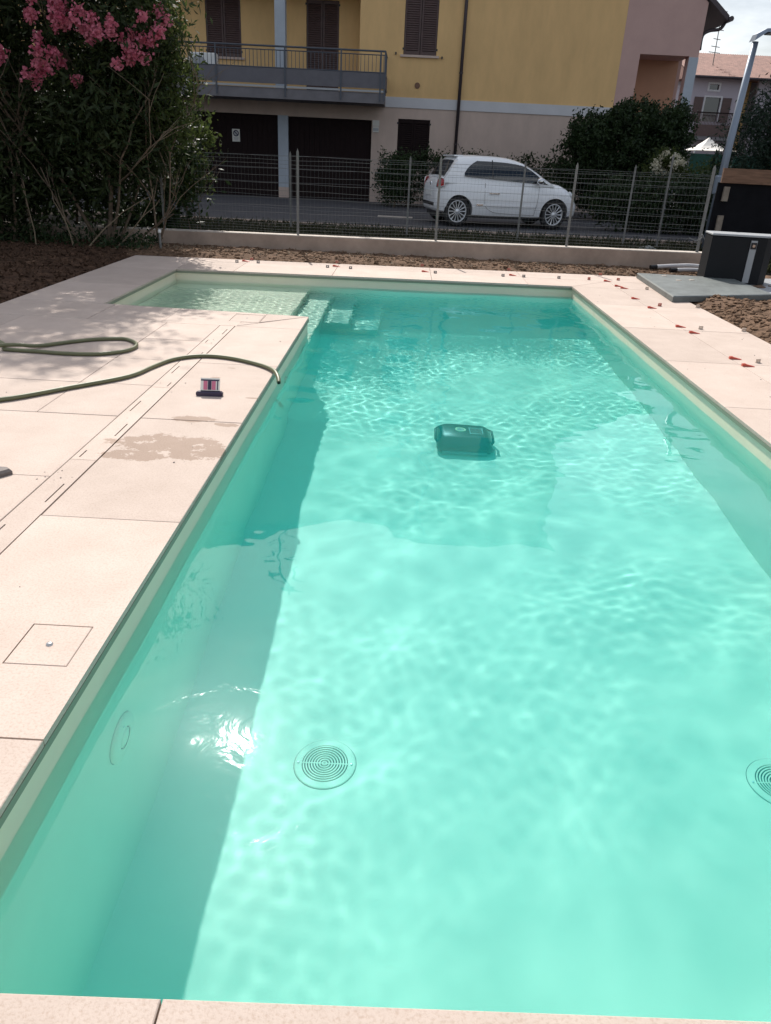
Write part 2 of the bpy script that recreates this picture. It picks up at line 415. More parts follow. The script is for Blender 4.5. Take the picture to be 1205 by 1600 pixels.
# deck: mortar bed plus tiles
bed = MB(); zb = -.012
def bq(*p): bed.add([(x, y, zb) for x, y in p], [tuple(range(len(p)))])
bq((-3.56, -3), (PX0 - .03, -3), (PX0 - .03, 6.8), (-3.56, 6.8)); bq((-3.56, 6.8), (PX0 - .03, 6.8), (PX0 - .03, 6.805), (SL_[0] - .03, 6.93), (-3.56, 6.93))
bq((-3.56, 6.93), (SL_[0] - .03, 6.93), (FL_[0] - .03, 9.36), (3.25, 9.6), (3.25, 10.74), (-3.56, 10.3))
bq((PX1 + .03, -3), (3.25, -3), (3.25, 9.6), (PX1 + .03, 9.58)); bq((PX0 - .03, -3), (PX1 + .03, -3), (PX1 + .03, .82), (PX0 - .03, .765))
deck = struct('pool_deck', bed, M['screed'])
tile_n = 0
def tile(*poly, z=0.):
    p = inset(ccw(poly), .0021)
    dz = random.uniform(-.0008, .0008)
    return obj('tile', MB().prism(p, -.02, z + dz, .0022, bottom=False), M['tile'], deck)
# strip along the left pool edge
ys = [-2.2, -1.0, .19, 1.403, 2.62, 3.84, 5.05, 6.28]
lid_x, lid_y, lid_w = (-1.072, -.888), (1.69, 1.89), .004
for a, b in zip(ys, ys[1:]):
    x1 = PX0
    if a < .1: x1 = -.83
    if a == 1.403:
        hb = MB().holed(-1.376, PX0 - .002, a + .002, b - .002, -.02, 0., [(lid_x[0], lid_x[1], lid_y[0], lid_y[1])], lambda u, w, d: (u, w, d))
        obj('tile', hb, M['tile'], deck)
    elif b == .19 or a == .19:
        tile((-1.378, a), (x1, a), (x1, min(b, 9)), (-1.378, b))
    else: tile((-1.378, a), (x1, a), (x1, b), (-1.378, b))
tile((-1.378, 6.28), (PX0, 6.28), CO_)
# strip along the near side of the shelf, mitred at the corner
lid2_x, lid2_y = (-1.475, -1.215), (6.475, 6.785)
tile((-3.57, 6.28), (-2.62, 6.28), (-2.62, 6.957), (-3.57, 7.0)); tile((-2.62, 6.28), (-2.0, 6.28), (-2.0, 6.915), (-2.62, 6.957))
h2 = MB().holed(-1.998, -1.21, 6.282, 6.79, -.02, 0., [(lid2_x[0], lid2_x[1], lid2_y[0], lid2_y[1]), (-1.365, -1.21, 6.282, 6.465)], lambda u, w, d: (u, w + (0 if w < 6.7 else (-1.21 - u) * .06), d))
obj('tile', h2, M['tile'], deck)
tile((-1.21, 6.478), (CO_[0], CO_[1]), (-1.21, 6.861)); tile((-1.375, 6.29), (-1.207, 6.458), (-1.365, 6.462))
obj('tile', MB().prism([(-1.998, 6.84), (-1.21, 6.795), (-1.21, 6.859), (-1.998, 6.913)], -.02, 0), M['tile'], deck)
# left field
rows = [-1.8, -.6, .6, 1.2, 1.8, 2.4, 3.0, 3.85, 4.45, 5.07, 5.68, 6.28]
for k, (a, b) in enumerate(zip(rows, rows[1:])):
    cols = [-3.57, -3.15, -1.95, -1.505] if a >= 3.8 else ([-3.57, -2.72, -1.505] if k % 2 == 0 else [-3.57, -3.0, -1.505])
    for c, d in zip(cols, cols[1:]): tile((c, a), (d, a), (d, b), (c, b))
# left of the shelf
ly = [7.0, 8.05, 9.25]
for a, b in zip(ly, ly[1:]): tile((-3.57, a), (-2.735, a - (.03 if a < 7.1 else 0)), (-2.735, b), (-3.57, b))
def yedge(x): return 10.36 + (x + 3.57) * .06
def yfe(x): return 9.33 + (x + 2.735) * .0446
tile((-3.57, 9.25), (-2.735, 9.25), (-2.735, 9.75), (-3.57, 9.71)); tile((-3.57, 9.71), (-2.735, 9.75), (-2.735, yedge(-2.735)), (-3.57, yedge(-3.57)))
# far side: two rows
fx = [-2.735, -2.05, -.86, .36, 1.55, 2.68, 3.27]
for a, b in zip(fx, fx[1:]):
    if b < 2.6:
        tile((a, yfe(a)), (b, yfe(b)), (b, 10.15), (a, 10.15 if a > -2.5 else 10.1))
    tile((a, 10.15 if a > -2.5 else 10.1), (b, 10.15), (b, yedge(b)), (a, yedge(a)))
tile((1.55, yfe(1.55)), FR_, (2.68, 10.15), (1.55, 10.15))
# right side: two columns
ry = [-1.5, -.3, .93, 2.17, 3.40, 4.63, 5.83, 7.10, 8.34, 9.545]
for a, b in zip(ry, ry[1:]):
    tile((PX1, a), (2.66, a), (2.66, b), (PX1, b)); tile((2.66, a), (3.27, a), (3.27, b), (2.66, b))
tile((2.085, 9.545), (2.66, 9.545), (2.68, 10.15)); tile((2.66, 9.545), (3.27, 9.545), (3.27, 10.15), (2.68, 10.15))
# near side
nxs = [-.83, -.352, .86, 2.085]
def ynear(x): return .793 + (x + .825) * .0189
for a, b in zip(nxs, nxs[1:]): tile((a, -.4), (b, -.4), (b, ynear(b)), (a, ynear(a)))

# slot channel
chan = thing('slot_drain', 'long narrow strip of limestone drain covers with thin slots beside the left pool edge', 'drain', (-1.44, 3.0, 0))
cb = [-.4, .8, 2.0, 3.21, 4.42, 5.61, 6.275]
slot_c = [(-1.413 if k % 2 else -1.472, .02 + .402 * k) for k in range(16)]
for a, b in zip(cb, cb[1:]):
    hs = []
    for sxx, syy in slot_c:
        lo, hi = max(syy - .095, a + .03), min(syy + .095, b - .03)
        if hi - lo > .08: hs.append((sxx - .0035, sxx + .0035, lo, hi))
    obj('cover_tile', MB().holed(-1.501, -1.382, a + .002, b - .002, -.02, 0., hs, lambda u, w, d: (u, w, d)), M['tile'], chan)
obj('gutter', MB().box(-1.503, -1.380, -.4, 6.278, -.045, -.021), M['hole'], chan)
# access lids
def lid(lx, ly_, label, tilt=0.):
    t = thing('access_cover', label, 'cover', ((lx[0] + lx[1]) / 2, (ly_[0] + ly_[1]) / 2, -.02), 'square tile covers in the deck')
    obj('cover_plate', MB().prism([(lx[0] + .003, ly_[0] + .003), (lx[1] - .003, ly_[0] + .003), (lx[1] - .003, ly_[1] - .003), (lx[0] + .003, ly_[1] - .003)], -.02, 0., .002), M['tile'], t)
    return t
l1 = lid(lid_x, lid_y, 'small square tile cover with a round metal knob near the pool edge')
obj('knob', MB().lathe([(0, .006), (.006, .006), (.010, .003), (.011, -.001)], ((lid_x[0] + lid_x[1]) / 2, (lid_y[0] + lid_y[1]) / 2, 0), seg=16), M['metal'], l1, smooth=True)
l2 = lid(lid2_x, lid2_y, 'square tile cover set in the deck corner by the shallow shelf')
obj('knob', MB().lathe([(0, .004), (.006, .004), (.009, -.001)], ((lid2_x[0] + lid2_x[1]) / 2, (lid2_y[0] + lid2_y[1]) / 2, 0), seg=12), M['metal'], l2)

# water surface (rippled mesh) and the water body that gives its colour
def water():
    st = .0155
    xs = np.arange(-2.77, 2.125, st); ys_ = np.arange(.76, 9.60, st)
    gx, gy = np.meshgrid(xs, ys_)
    r = np.random.default_rng(5); z = np.zeros_like(gx)
    def smooth(t): t = np.clip(t, 0, 1); return t * t * (3 - 2 * t)
    mid = smooth((gy - 1.4) / 3.8)
    far = smooth((gy - 5.5) / 2.5)
    # slow patches of rougher and calmer water
    patch = np.zeros_like(gx)
    for i in range(9):
        a = r.uniform(0, 2 * np.pi); k = 2 * np.pi / r.uniform(1.2, 3.0); patch += np.sin(k * (np.cos(a) * gx + np.sin(a) * gy) + r.uniform(0, 6.28))
    patch = .58 + .42 * np.clip(patch / 2.2, -1, 1)
    bands = ((.55, .95, 7, .10, None), (.34, .60, 10, .06 + .05 * mid, None), (.15, .30, 24, .05 + .14 * mid, None), (.085, .15, 26, (.02 + .20 * mid + .5 * far) * patch, (1.0, .9)), (.062, .09, 16, (.03 + .25 * mid + 1.1 * far) * patch, None))
    for lo, hi, cnt, curv, dirn in bands:
        acc = np.zeros_like(gx); tot = 0
        for i in range(cnt):
            L = r.uniform(lo, hi); k = 2 * np.pi / L
            a = r.uniform(0, 2 * np.pi) if dirn is None else dirn[0] + r.normal() * dirn[1]
            acc += np.sin(k * (np.cos(a) * gx + np.sin(a) * gy) + r.uniform(0, 6.28)) / k ** 2
        z += acc * np.sqrt(2. / cnt) * curv
    # short choppy wavelets where the jets stir the shelf and the far end
    chop = 4.5 * np.exp(-((gx + 1.9) / .9) ** 4 - ((gy - 8.0) / 1.1) ** 4) + 4. * np.exp(-((gx - .6) / 1.3) ** 4 - ((gy - 8.9) / .5) ** 2) + 3. * np.exp(-((gx + .6) / .6) ** 2 - ((gy - 8.0) / .9) ** 2)
    acc = np.zeros_like(gx)
    for i in range(26):
        k = 2 * np.pi / r.uniform(.058, .10); a = r.uniform(0, 2 * np.pi); acc += np.sin(k * (np.cos(a) * gx + np.sin(a) * gy) + r.uniform(0, 6.28)) / k ** 2
    z += acc * np.sqrt(2. / 26) * chop
    # soft swirls round the sun glint and long-crested ripples in the right half
    swirl = .16 * np.exp(-((gx + .50) / .42) ** 2 - ((gy - 1.95) / .42) ** 2) + .5 * np.exp(-((gx + .55) / .3) ** 2 - ((gy - 2.9) / .7) ** 2)
    acc = np.zeros_like(gx)
    for i in range(14):
        k = 2 * np.pi / r.uniform(.055, .11); a = r.uniform(0, 2 * np.pi); acc += np.sin(k * (np.cos(a) * gx + np.sin(a) * gy) + 1.5 * np.sin(6 * gx + 3 * gy + i) + r.uniform(0, 6.28)) / k ** 2
    z += acc * np.sqrt(2. / 14) * swirl
    crest = .42 * smooth((gy - 2.6) / 2.2) * (1 - .5 * far) * patch * np.clip(.35 + .65 * smooth((gx - .1) / 1.0), 0, 1)
    acc = np.zeros_like(gx)
    for i in range(18):
        k = 2 * np.pi / r.uniform(.06, .11); a = 1.45 + r.normal() * .33; acc += np.sin(k * (np.cos(a) * gx + np.sin(a) * gy) + 1.2 * np.sin(4 * gx - 3 * gy + i) + r.uniform(0, 6.28)) / k ** 2
    z += acc * np.sqrt(2. / 18) * crest
    V = np.stack([gx, gy, z + WZ], -1).reshape(-1, 3)
    ny, nx = gx.shape; I = np.arange(nx * ny).reshape(ny, nx)
    cx = (gx[:-1, :-1] + st / 2); cy = (gy[:-1, :-1] + st / 2)
    keep = ((cx > -.86) & (cy < 9.59)) | (cy > 6.80)
    F = np.stack([I[:-1, :-1], I[:-1, 1:], I[1:, 1:], I[1:, :-1]], -1)[keep]
    used = np.unique(F); remap = np.full(len(V), -1); remap[used] = np.arange(len(used))
    V = V[used].astype(np.float32); F = remap[F].astype(np.int32)
    me = bpy.data.meshes.new('pool_water')
    me.vertices.add(len(V)); me.vertices.foreach_set('co', V.ravel())
    me.loops.add(len(F) * 4); me.loops.foreach_set('vertex_index', F.ravel())
    me.polygons.add(len(F)); me.polygons.foreach_set('loop_start', np.arange(0, len(F) * 4, 4, dtype=np.int32))
    me.update(calc_edges=True)
    me.polygons.foreach_set('use_smooth', np.ones(len(F), bool))
    m = bpy.data.materials.new('pool_water_surface'); m.use_nodes = True; t = m.node_tree; t.nodes.clear()
    out = t.nodes.new('ShaderNodeOutputMaterial'); gl = t.nodes.new('ShaderNodeBsdfGlass'); gl.inputs['IOR'].default_value = 1.333; gl.inputs['Roughness'].default_value = 0
    gl.inputs[0].default_value = WATER_TINT
    # a little turbidity over the deep part (none over the shallow shelf) and a trace of micro ripple gloss
    ge = t.nodes.new('ShaderNodeNewGeometry'); sp = t.nodes.new('ShaderNodeSeparateXYZ'); t.links.new(ge.outputs['Position'], sp.inputs[0])
    ma = t.nodes.new('ShaderNodeMapRange'); ma.inputs[1].default_value = -1.2; ma.inputs[2].default_value = -.2; ma.inputs[3].default_value = 0; ma.inputs[4].default_value = TURBID; t.links.new(sp.outputs[0], ma.inputs[0])
    mb_ = t.nodes.new('ShaderNodeMapRange'); mb_.inputs[1].default_value = 7.4; mb_.inputs[2].default_value = 6.6; mb_.inputs[3].default_value = 0; mb_.inputs[4].default_value = TURBID; t.links.new(sp.outputs[1], mb_.inputs[0])
    mm = t.nodes.new('ShaderNodeMath'); mm.operation = 'MAXIMUM'; t.links.new(ma.outputs[0], mm.inputs[0]); t.links.new(mb_.outputs[0], mm.inputs[1])
    df = t.nodes.new('ShaderNodeBsdfDiffuse'); df.inputs[0].default_value = (.03, .90, .78, 1)
    mx = t.nodes.new('ShaderNodeMixShader'); t.links.new(mm.outputs[0], mx.inputs[0]); t.links.new(gl.outputs[0], mx.inputs[1]); t.links.new(df.outputs[0], mx.inputs[2])
    go = t.nodes.new('ShaderNodeBsdfGlossy'); go.inputs['Roughness'].default_value = .25
    mg = t.nodes.new('ShaderNodeMixShader'); mg.inputs[0].default_value = .0016; t.links.new(mx.outputs[0], mg.inputs[1]); t.links.new(go.outputs[0], mg.inputs[2])
    g2 = t.nodes.new('ShaderNodeBsdfGlossy'); g2.inputs['Roughness'].default_value = .085
    nb_ = t.nodes.new('ShaderNodeTexNoise'); nb_.inputs['Scale'].default_value = 5; nb_.inputs['Detail'].default_value = 3; nb_.inputs['Distortion'].default_value = 2.2; t.links.new(ge.outputs['Position'], nb_.inputs[0])
    bb_ = t.nodes.new('ShaderNodeBump'); bb_.inputs['Strength'].default_value = 1; bb_.inputs['Distance'].default_value = .0019; t.links.new(nb_.outputs[0], bb_.inputs['Height']); t.links.new(bb_.outputs[0], g2.inputs['Normal'])
    m2 = t.nodes.new('ShaderNodeMixShader'); m2.inputs[0].default_value = .0009; t.links.new(mg.outputs[0], m2.inputs[1]); t.links.new(g2.outputs[0], m2.inputs[2])
    t.links.new(m2.outputs[0], out.inputs[0]); me.materials.append(m)
    o = bpy.data.objects.new('pool_water', me); C.objects.link(o); o['kind'] = 'structure'
    o.cycles.is_caustics_caster = True
    vm = bpy.data.materials.new('pool_water_body'); vm.use_nodes = True; t = vm.node_tree; t.nodes.clear()
    out = t.nodes.new('ShaderNodeOutputMaterial'); va = t.nodes.new('ShaderNodeVolumeAbsorption')
    va.inputs[0].default_value = (*WATER_COL, 1); va.inputs[1].default_value = WATER_DENS; t.links.new(va.outputs[0], out.inputs[1])
    bp = inset(pool_poly, -.03)
    struct('water_body', MB().prism(bp, FZ - .03, WZ + .022), vm)
WATER_TINT = (1, 1, 1, 1)
WATER_COL = (0., .91, 1.)
WATER_DENS = .57
TURBID = .115
water()

# ---------------------------------------------------------------- earth beds, rubble and weeds
def rubble(name, n, fn, smin, smax, m):
    ico = [(0, 0, 1), (.894, 0, .447), (.276, .851, .447), (-.724, .526, .447), (-.724, -.526, .447), (.276, -.851, .447),
           (.724, .526, -.447), (-.276, .851, -.447), (-.894, 0, -.447), (-.276, -.851, -.447), (.724, -.526, -.447), (0, 0, -1)]
    fc = [(0, 1, 2), (0, 2, 3), (0, 3, 4), (0, 4, 5), (0, 5, 1), (1, 6, 2), (2, 7, 3), (3, 8, 4), (4, 9, 5), (5, 10, 1), (6, 7, 2), (7, 8, 3), (8, 9, 4), (9, 10, 5), (10, 6, 1), (11, 7, 6), (11, 8, 7), (11, 9, 8), (11, 10, 9), (11, 6, 10)]
    base = np.array(ico); V = []; F = []
    for i in range(n):
        x, y, z = fn(); s = smin + (smax - smin) * random.random() ** 2.6
        v = base * (1 + rng.normal(size=(12, 1)) * .22) * np.array([s * random.uniform(.8, 1.6), s * random.uniform(.8, 1.6), s * random.uniform(.45, .9)])
        a = random.uniform(0, 6.28); c, s_ = math.cos(a), math.sin(a)
        v = np.stack([v[:, 0] * c - v[:, 1] * s_, v[:, 0] * s_ + v[:, 1] * c, v[:, 2]], 1) + np.array([x, y, z])
        o = len(V); V += v.tolist(); F += [(a_ + o, b + o, c_ + o) for a_, b, c_ in fc]
    o = obj(name, (V, F), m); o['kind'] = 'stuff'; return o

def heightfield(name, x0, x1, y0, y1, nx, ny, hf, m):
    xs = np.linspace(x0, x1, nx); ys_ = np.linspace(y0, y1, ny)
    v = [(x, y, hf(x, y)) for y in ys_ for x in xs]
    f = [(j * nx + i, j * nx + i + 1, (j + 1) * nx + i + 1, (j + 1) * nx + i) for j in range(ny - 1) for i in range(nx - 1)]
    return struct(name, (v, f), m, smooth=True)
def nz(x, y, s=1.): return (math.sin(x * 5.1 * s + 1.3 * math.sin(y * 3.7 * s)) + math.sin(y * 6.3 * s + 1.7 * math.sin(x * 4.1 * s + 2)) + .6 * math.sin(x * 13 * s + y * 9 * s)) / 2.6
def ss(t): t = min(1, max(0, t)); return t * t * (3 - 2 * t)
def h_far(x, y): return -.028 + .055 * ss((y - yedge(x) - .02) / .35) + .018 * nz(x, y, 2.)
heightfield('far_soil_bed', -9, 4.4, 10.3, 11.62, 150, 18, h_far, M['soil'])
def h_right(x, y):
    e = ss((x - 3.28) / .3); return -.03 + e * (.075 + .035 * nz(x, y, 1.4) - .05 * ss((y - 8.5) / 1.)) + .01 * nz(x, y, 4.)
heightfield('right_soil_bed', 3.255, 9, -1, 11.8, 60, 130, h_right, M['soil'])
def h_left(x, y): return -.03 + .07 * ss((-3.6 - x) / .5) + .03 * nz(x, y) * ss((-3.58 - x) / .3)
heightfield('left_soil_bed', -9, -3.56, 2, 10.9, 50, 90, h_left, M['litter'])
def far_pt():
    x = random.uniform(-4., 4.35); y = yedge(x) + .03 + random.random() * (11.58 - yedge(x) - .03); return x, y, h_far(x, y) + .002
rubble('dry_soil_clods', 3000, far_pt, .005, .032, M['clod'])
def right_pt():
    x = 3.30 + random.random() ** 1.4 * 2.4; y = random.uniform(4.5, 9.6); return x, y, h_right(x, y) + .004
rubble('earth_clods', 5200, right_pt, .004, .034, M['clod'])
def left_pt():
    x = -3.60 - random.random() ** 1.2 * 3.6; y = random.uniform(5.5, 11); return x, y, h_left(x, y) + .004
rubble('bed_clods', 1500, left_pt, .006, .04, M['litter'])
# leaf litter under the oleanders and across the soil strip
npos = 5200
lp = np.stack([-3.62 - rng.random(npos) ** 1.1 * 3.6, rng.uniform(5.4, 11.2, npos), np.zeros(npos)], 1); lp[:, 2] = [h_left(x, y) + .012 for x, y, _ in lp]
o = leaf_mesh('fallen_leaves', lp, .06, M['litter'], width=.45); o['kind'] = 'stuff'
npos = 900
lp = np.stack([rng.uniform(-4, 4.3, npos), rng.uniform(10.75, 11.55, npos), np.zeros(npos)], 1); lp[:, 2] = [h_far(x, y) + .015 for x, y, _ in lp]
o = leaf_mesh('dry_leaf_scraps', lp, .05, M['twig'], width=.3); o['kind'] = 'stuff'

# parking court behind the fence
pv = MB()
PZ = .045
pv.add([(-30, 16.2, PZ), (30, 16.2, PZ), (30, 60, PZ), (-30, 60, PZ), (-30, 16.2, -.03), (30, 16.2, -.03)], [(0, 1, 2, 3), (4, 5, 1, 0)])
m = M['pave']; t = m.node_tree; b = t.nodes['Principled BSDF']
c = t.nodes.new('ShaderNodeTexCoord'); br = t.nodes.new('ShaderNodeTexBrick'); br.inputs['Scale'].default_value = 1
br.inputs['Brick Width'].default_value = .24; br.inputs['Row Height'].default_value = .12; br.inputs['Mortar Size'].default_value = .008
br.inputs['Color1'].default_value = (.062, .062, .072, 1); br.inputs['Color2'].default_value = (.042, .042, .05, 1); br.inputs['Mortar'].default_value = (.06, .06, .06, 1)
t.links.new(c.outputs['Object'], br.inputs[0]); t.links.new(br.outputs[0], b.inputs['Base Color'])
struct('parking_court', pv, M['pave'])
struct('kerb', MB().prism([(-30, 16.02), (30, 16.02), (30, 16.2), (-30, 16.2)], -.03, .06, .01), M['concrete'])
gt = thing('drain_grate', 'pale drain grate set in the parking court left of the white car', 'grate', (-.25, 19.0, PZ))
for k in range(7): obj('grate_bar', MB().box(-.62 + .002, .12, 18.90 + k * .03, 18.915 + k * .03, PZ + .002, PZ + .012), M['conc_top'], gt)
obj('grate_frame', MB().holed(-.66, .16, 18.86, 19.14, PZ + .001, PZ + .014, [(-.62, .12, 18.895, 19.105)], lambda u, w, d: (u, w, d)), M['conc_top'], gt)
# weeds between fence and parking
def weeds(name, n, fn, h, m):
    p = np.array([fn() for _ in range(n)]); p[:, 2] += h * .4
    return leaf_mesh(name, p, h, m, width=.14, outward=np.array([0, 0, 1.6]), props={'kind': 'stuff'})
weeds('dry_weeds', 11000, lambda: (random.uniform(-5, 9), 11.9 + random.random() ** 1.4 * 4, -.02), .19, M['grass'])
rubble('court_stones', 420, lambda: (random.uniform(-4, 8), random.uniform(12, 15.9), -.02), .015, .08, M['dirt'])
# stones
for k, (x, y, s) in enumerate(((4.3, 14.0, .15), (3.55, 13.9, .09))):
    st_ = rubble('stone', 1, lambda: (x, y, s * .3), s, s, M['slab']); del st_['kind']
    tag(st_, ('large pale rock lying in the weeds behind the fence', 'smaller pale rock lying in the weeds behind the fence')[k], 'rock')

# ================================================================ THINGS IN AND ON THE POOL
def receive(o):
    o.cycles.is_caustics_receiver = True
    for c_ in o.children: receive(c_)
receive(pool)

# main drains on the floor
def drain(loc, label):
    t = thing('floor_drain', label, 'drain', loc, 'round main drains on the pool floor')
    local('flange', MB().lathe([(.090, .0018), (.0905, .007), (.1165, .006), (.120, .004), (.1205, .0002)], seg=56), M['liner'], t)
    local('flange_shadow_gap', MB().lathe([(.1207, .0006), (.1225, .0006)], seg=56), M['hole'], t)
    local('sump', MB().lathe([(0, .0015), (.0905, .0015)], seg=40), M['hole'], t)
    for k in range(8):
        r = .006 + .0107 * k
        local('grille_ring', MB().lathe([(r, .002), (r, .009), (r + .0052, .009), (r + .0052, .002)], seg=40), M['liner'], t)
    local('grille_bar', MB().box(-.09, .09, -.0022, .0022, .0022, .0085), M['liner'], t)
    for sx in (-1, 1): local('screw', MB().lathe([(0, .0125), (.0038, .012), (.0045, .0098)], (sx * .104, 0, 0), seg=10), M['metal'], t)
    receive(t); return t
drain((-.209, 2.277, FZ), 'round grey drain with a ring grille on the sunlit floor near the bright sun glint')
drain((1.590, 2.250, FZ), 'round drain with a ring grille cut off by the frame edge')
# wall fittings
def inlet(y, z, r, label):
    t = thing('wall_fitting', label, 'pool fitting', (-.837, y, z), 'round fittings on the left pool wall')
    local('face_plate', MB().lathe([(r, .0), (r, .008), (r * .93, .014), (r * .5, .017), (r * .46, .017)], axis='x', seg=40), M['liner'], t, smooth=True)
    local('groove', MB().lathe([(r * 1.02, .001), (r * 1.0, .001), (r * .985, .004)], axis='x', seg=40), M['hole'], t)
    local('nozzle_ring', MB().lathe([(r * .47, .010), (r * .47, .012), (r * .42, .013), (r * .42, .009)], axis='x', seg=32), M['hole'], t)
    local('nozzle', MB().lathe([(r * .41, .010), (r * .40, .016), (r * .2, .019), (0, .019)], axis='x', seg=32), M['liner'], t, smooth=True)
    local('screw', MB().lathe([(.004, .015), (.0035, .018), (0, .018)], (0, 0, r * .72), axis='x', seg=8), M['metal'], t)
    receive(t)
inlet(1.85, -.575, .095, 'round wall inlet under water beside the bright sun glint')
inlet(5.45, -.36, .06, 'faint small round wall inlet under the hose end')

# pool cleaning robot
rb = thing('pool_robot', 'dark cleaning robot with a round vent and square lid on the pool floor', 'pool robot', (.520, 5.262, FZ + .001), rz=R_(-1))
def loft(sections, close=True):
    """skin a list of equal-length closed rings"""
    v = []; f = []; m = len(sections[0])
    for s_ in sections: v += s_
    for i in range(len(sections) - 1):
        for k in range(m):
            j = (k + 1) % m; f.append((i * m + k, i * m + j, (i + 1) * m + j, (i + 1) * m + k))
    if close: f.append(tuple(reversed(range(m)))); f.append(tuple(range((len(sections) - 1) * m, len(sections) * m)))
    b = MB(); b.add(v, f); return b
def rrect(w, d, r, z, cx=0, cy=0, n=6):
    p = []
    for sx, sy, a0 in ((1, 1, 0), (-1, 1, 90), (-1, -1, 180), (1, -1, 270)):
        for k in range(n):
            a = R_(a0 + 90 * k / (n - 1)); p.append((cx + sx * (w - r) + r * math.cos(a), cy + sy * (d - r) + r * math.sin(a), z))
    return p
local('body_shell', loft([rrect(.190, .185, .05, .022), rrect(.202, .198, .055, .04), rrect(.205, .20, .055, .09), rrect(.196, .192, .055, .13), rrect(.18, .165, .05, .165, 0, .01), rrect(.165, .13, .05, .195, 0, .03), rrect(.155, .118, .05, .202, 0, .032)]), M['robot'], rb, smooth=True, angle=50)
local('vent_ring', MB().lathe([(.040, .200), (.039, .209), (.031, .211), (.027, .205)], (-.02, .035, 0), seg=28), M['cream'], rb, smooth=True)
for k in range(-3, 4):
    hw = math.sqrt(max(0, .027 ** 2 - (k * .0075) ** 2))
    local('vent_slat', MB().box(-.02 + k * .0075 - .0014, -.02 + k * .0075 + .0014, .035 - hw, .035 + hw, .2025, .2075), M['tapelens'], rb)
lidp = local('lid_frame', MB().holed(.040, .140, -.035, .095, .2015, .2055, [(.047, .133, -.028, .088)], lambda u, w, d: (u, w, d)), M['robot2'], rb)
local('filter_lid', MB().prism([(.047, -.028), (.133, -.028), (.133, .088), (.047, .088)], .2005, .2035, .002), M['robot'], rb)
for s_ in (-1, 1):
    local('side_trim', loft([[(s_ * (.158 + q), -.10, .150 - q), (s_ * (.170 + q), -.10, .142 - q), (s_ * (.172 + q), .11, .168 - q), (s_ * (.160 + q), .11, .176 - q)] for q in (0., .012)]), M['robot2'], rb)
    local('carry_handle', MB().tube([(s_ * .186, -.11, .10), (s_ * .209, -.09, .15), (s_ * .205, .05, .19), (s_ * .185, .10, .17)], .010, 8), M['robot'], rb, smooth=True)
    local('wheel', MB().lathe([(.0, s_ * .200), (.050, s_ * .200), (.055, s_ * .196), (.055, s_ * .175)], (0, .10, .056), axis='x', seg=24), M['black'], rb, smooth=True)
local('front_brush', MB().tube([(-.16, -.185, .034), (.16, -.185, .034)], .030, 12), M['robot2'], rb, smooth=True)
for sx in (-.075, .06): local('fold_panel', MB().prism([(sx - .05, -.075), (sx + .03, -.075), (sx + .03, -.05), (sx - .05, -.05)], .168, .176, .003), M['robot2'], rb)
receive(rb)

# garden hose
def spline(pts, n=8):
    P = [Vector(p) for p in pts]; out = []
    for i in range(len(P) - 1):
        p0, p1, p2, p3 = P[max(i - 1, 0)], P[i], P[i + 1], P[min(i + 2, len(P) - 1)]
        for k in range(n):
            t = k / n; out.append(.5 * ((2 * p1) + (p2 - p0) * t + (2 * p0 - 5 * p1 + 4 * p2 - p3) * t * t + (3 * p1 - p0 - 3 * p2 + p3) * t ** 3))
    out.append(P[-1]); return out
hr = .0135
hz = hr + .001
hp = [(-2.727, 5.02, hz), (-2.696, 5.08, hz), (-2.486, 5.07, hz), (-2.302, 5.054, hz), (-2.091, 5.081, hz), (-1.95, 5.187, hz), (-1.903, 5.316, hz), (-1.927, 5.433, hz), (-1.996, 5.523, hz), (-2.083, 5.568, hz), (-2.253, 5.506, hz), (-2.395, 5.388, hz), (-2.55, 5.21, hz + .004), (-2.64, 5.13, hz + .024), (-2.74, 5.08, hz + .027), (-2.86, 5.02, hz + .01), (-3.05, 4.9, hz), (-3.2, 4.6, hz), (-3.1, 4.2, hz), (-2.8, 3.95, hz), (-2.5, 3.9, hz),
      (-2.214, 3.984, hz), (-1.94, 4.28, hz), (-1.696, 4.573, hz), (-1.62, 4.83, hz), (-1.554, 5.03, hz), (-1.446, 5.15, hz), (-1.318, 5.192, hz), (-1.151, 5.153, hz), (-.974, 5.046, hz), (-.869, 4.946, hz + .002), (-.812, 4.85, hz + .003), (-.778, 4.765, hz - .01), (-.764, 4.71, hz - .03)]
hp = [(-3.6, 5.5, hz), (-3.2, 5.5, hz), (-2.95, 5.36, hz), (-2.80, 5.22, hz), (-2.74, 5.10, hz)] + hp[1:]
hose_pts = spline(hp, 6)
hs = thing('garden_hose', 'olive green garden hose looping over the deck with its end over the pool edge', 'hose', (-2.2, 4.6, 0))
obj('tube', MB().tube(hose_pts, hr, 10), M['hose'], hs, smooth=True)
e0 = hose_pts[-1]; ed = (hose_pts[-1] - hose_pts[-2]).normalized()
obj('hose_end', MB().tube([e0 + ed * .0005, e0 + ed * .002], .0095, 10), M['black'], hs)

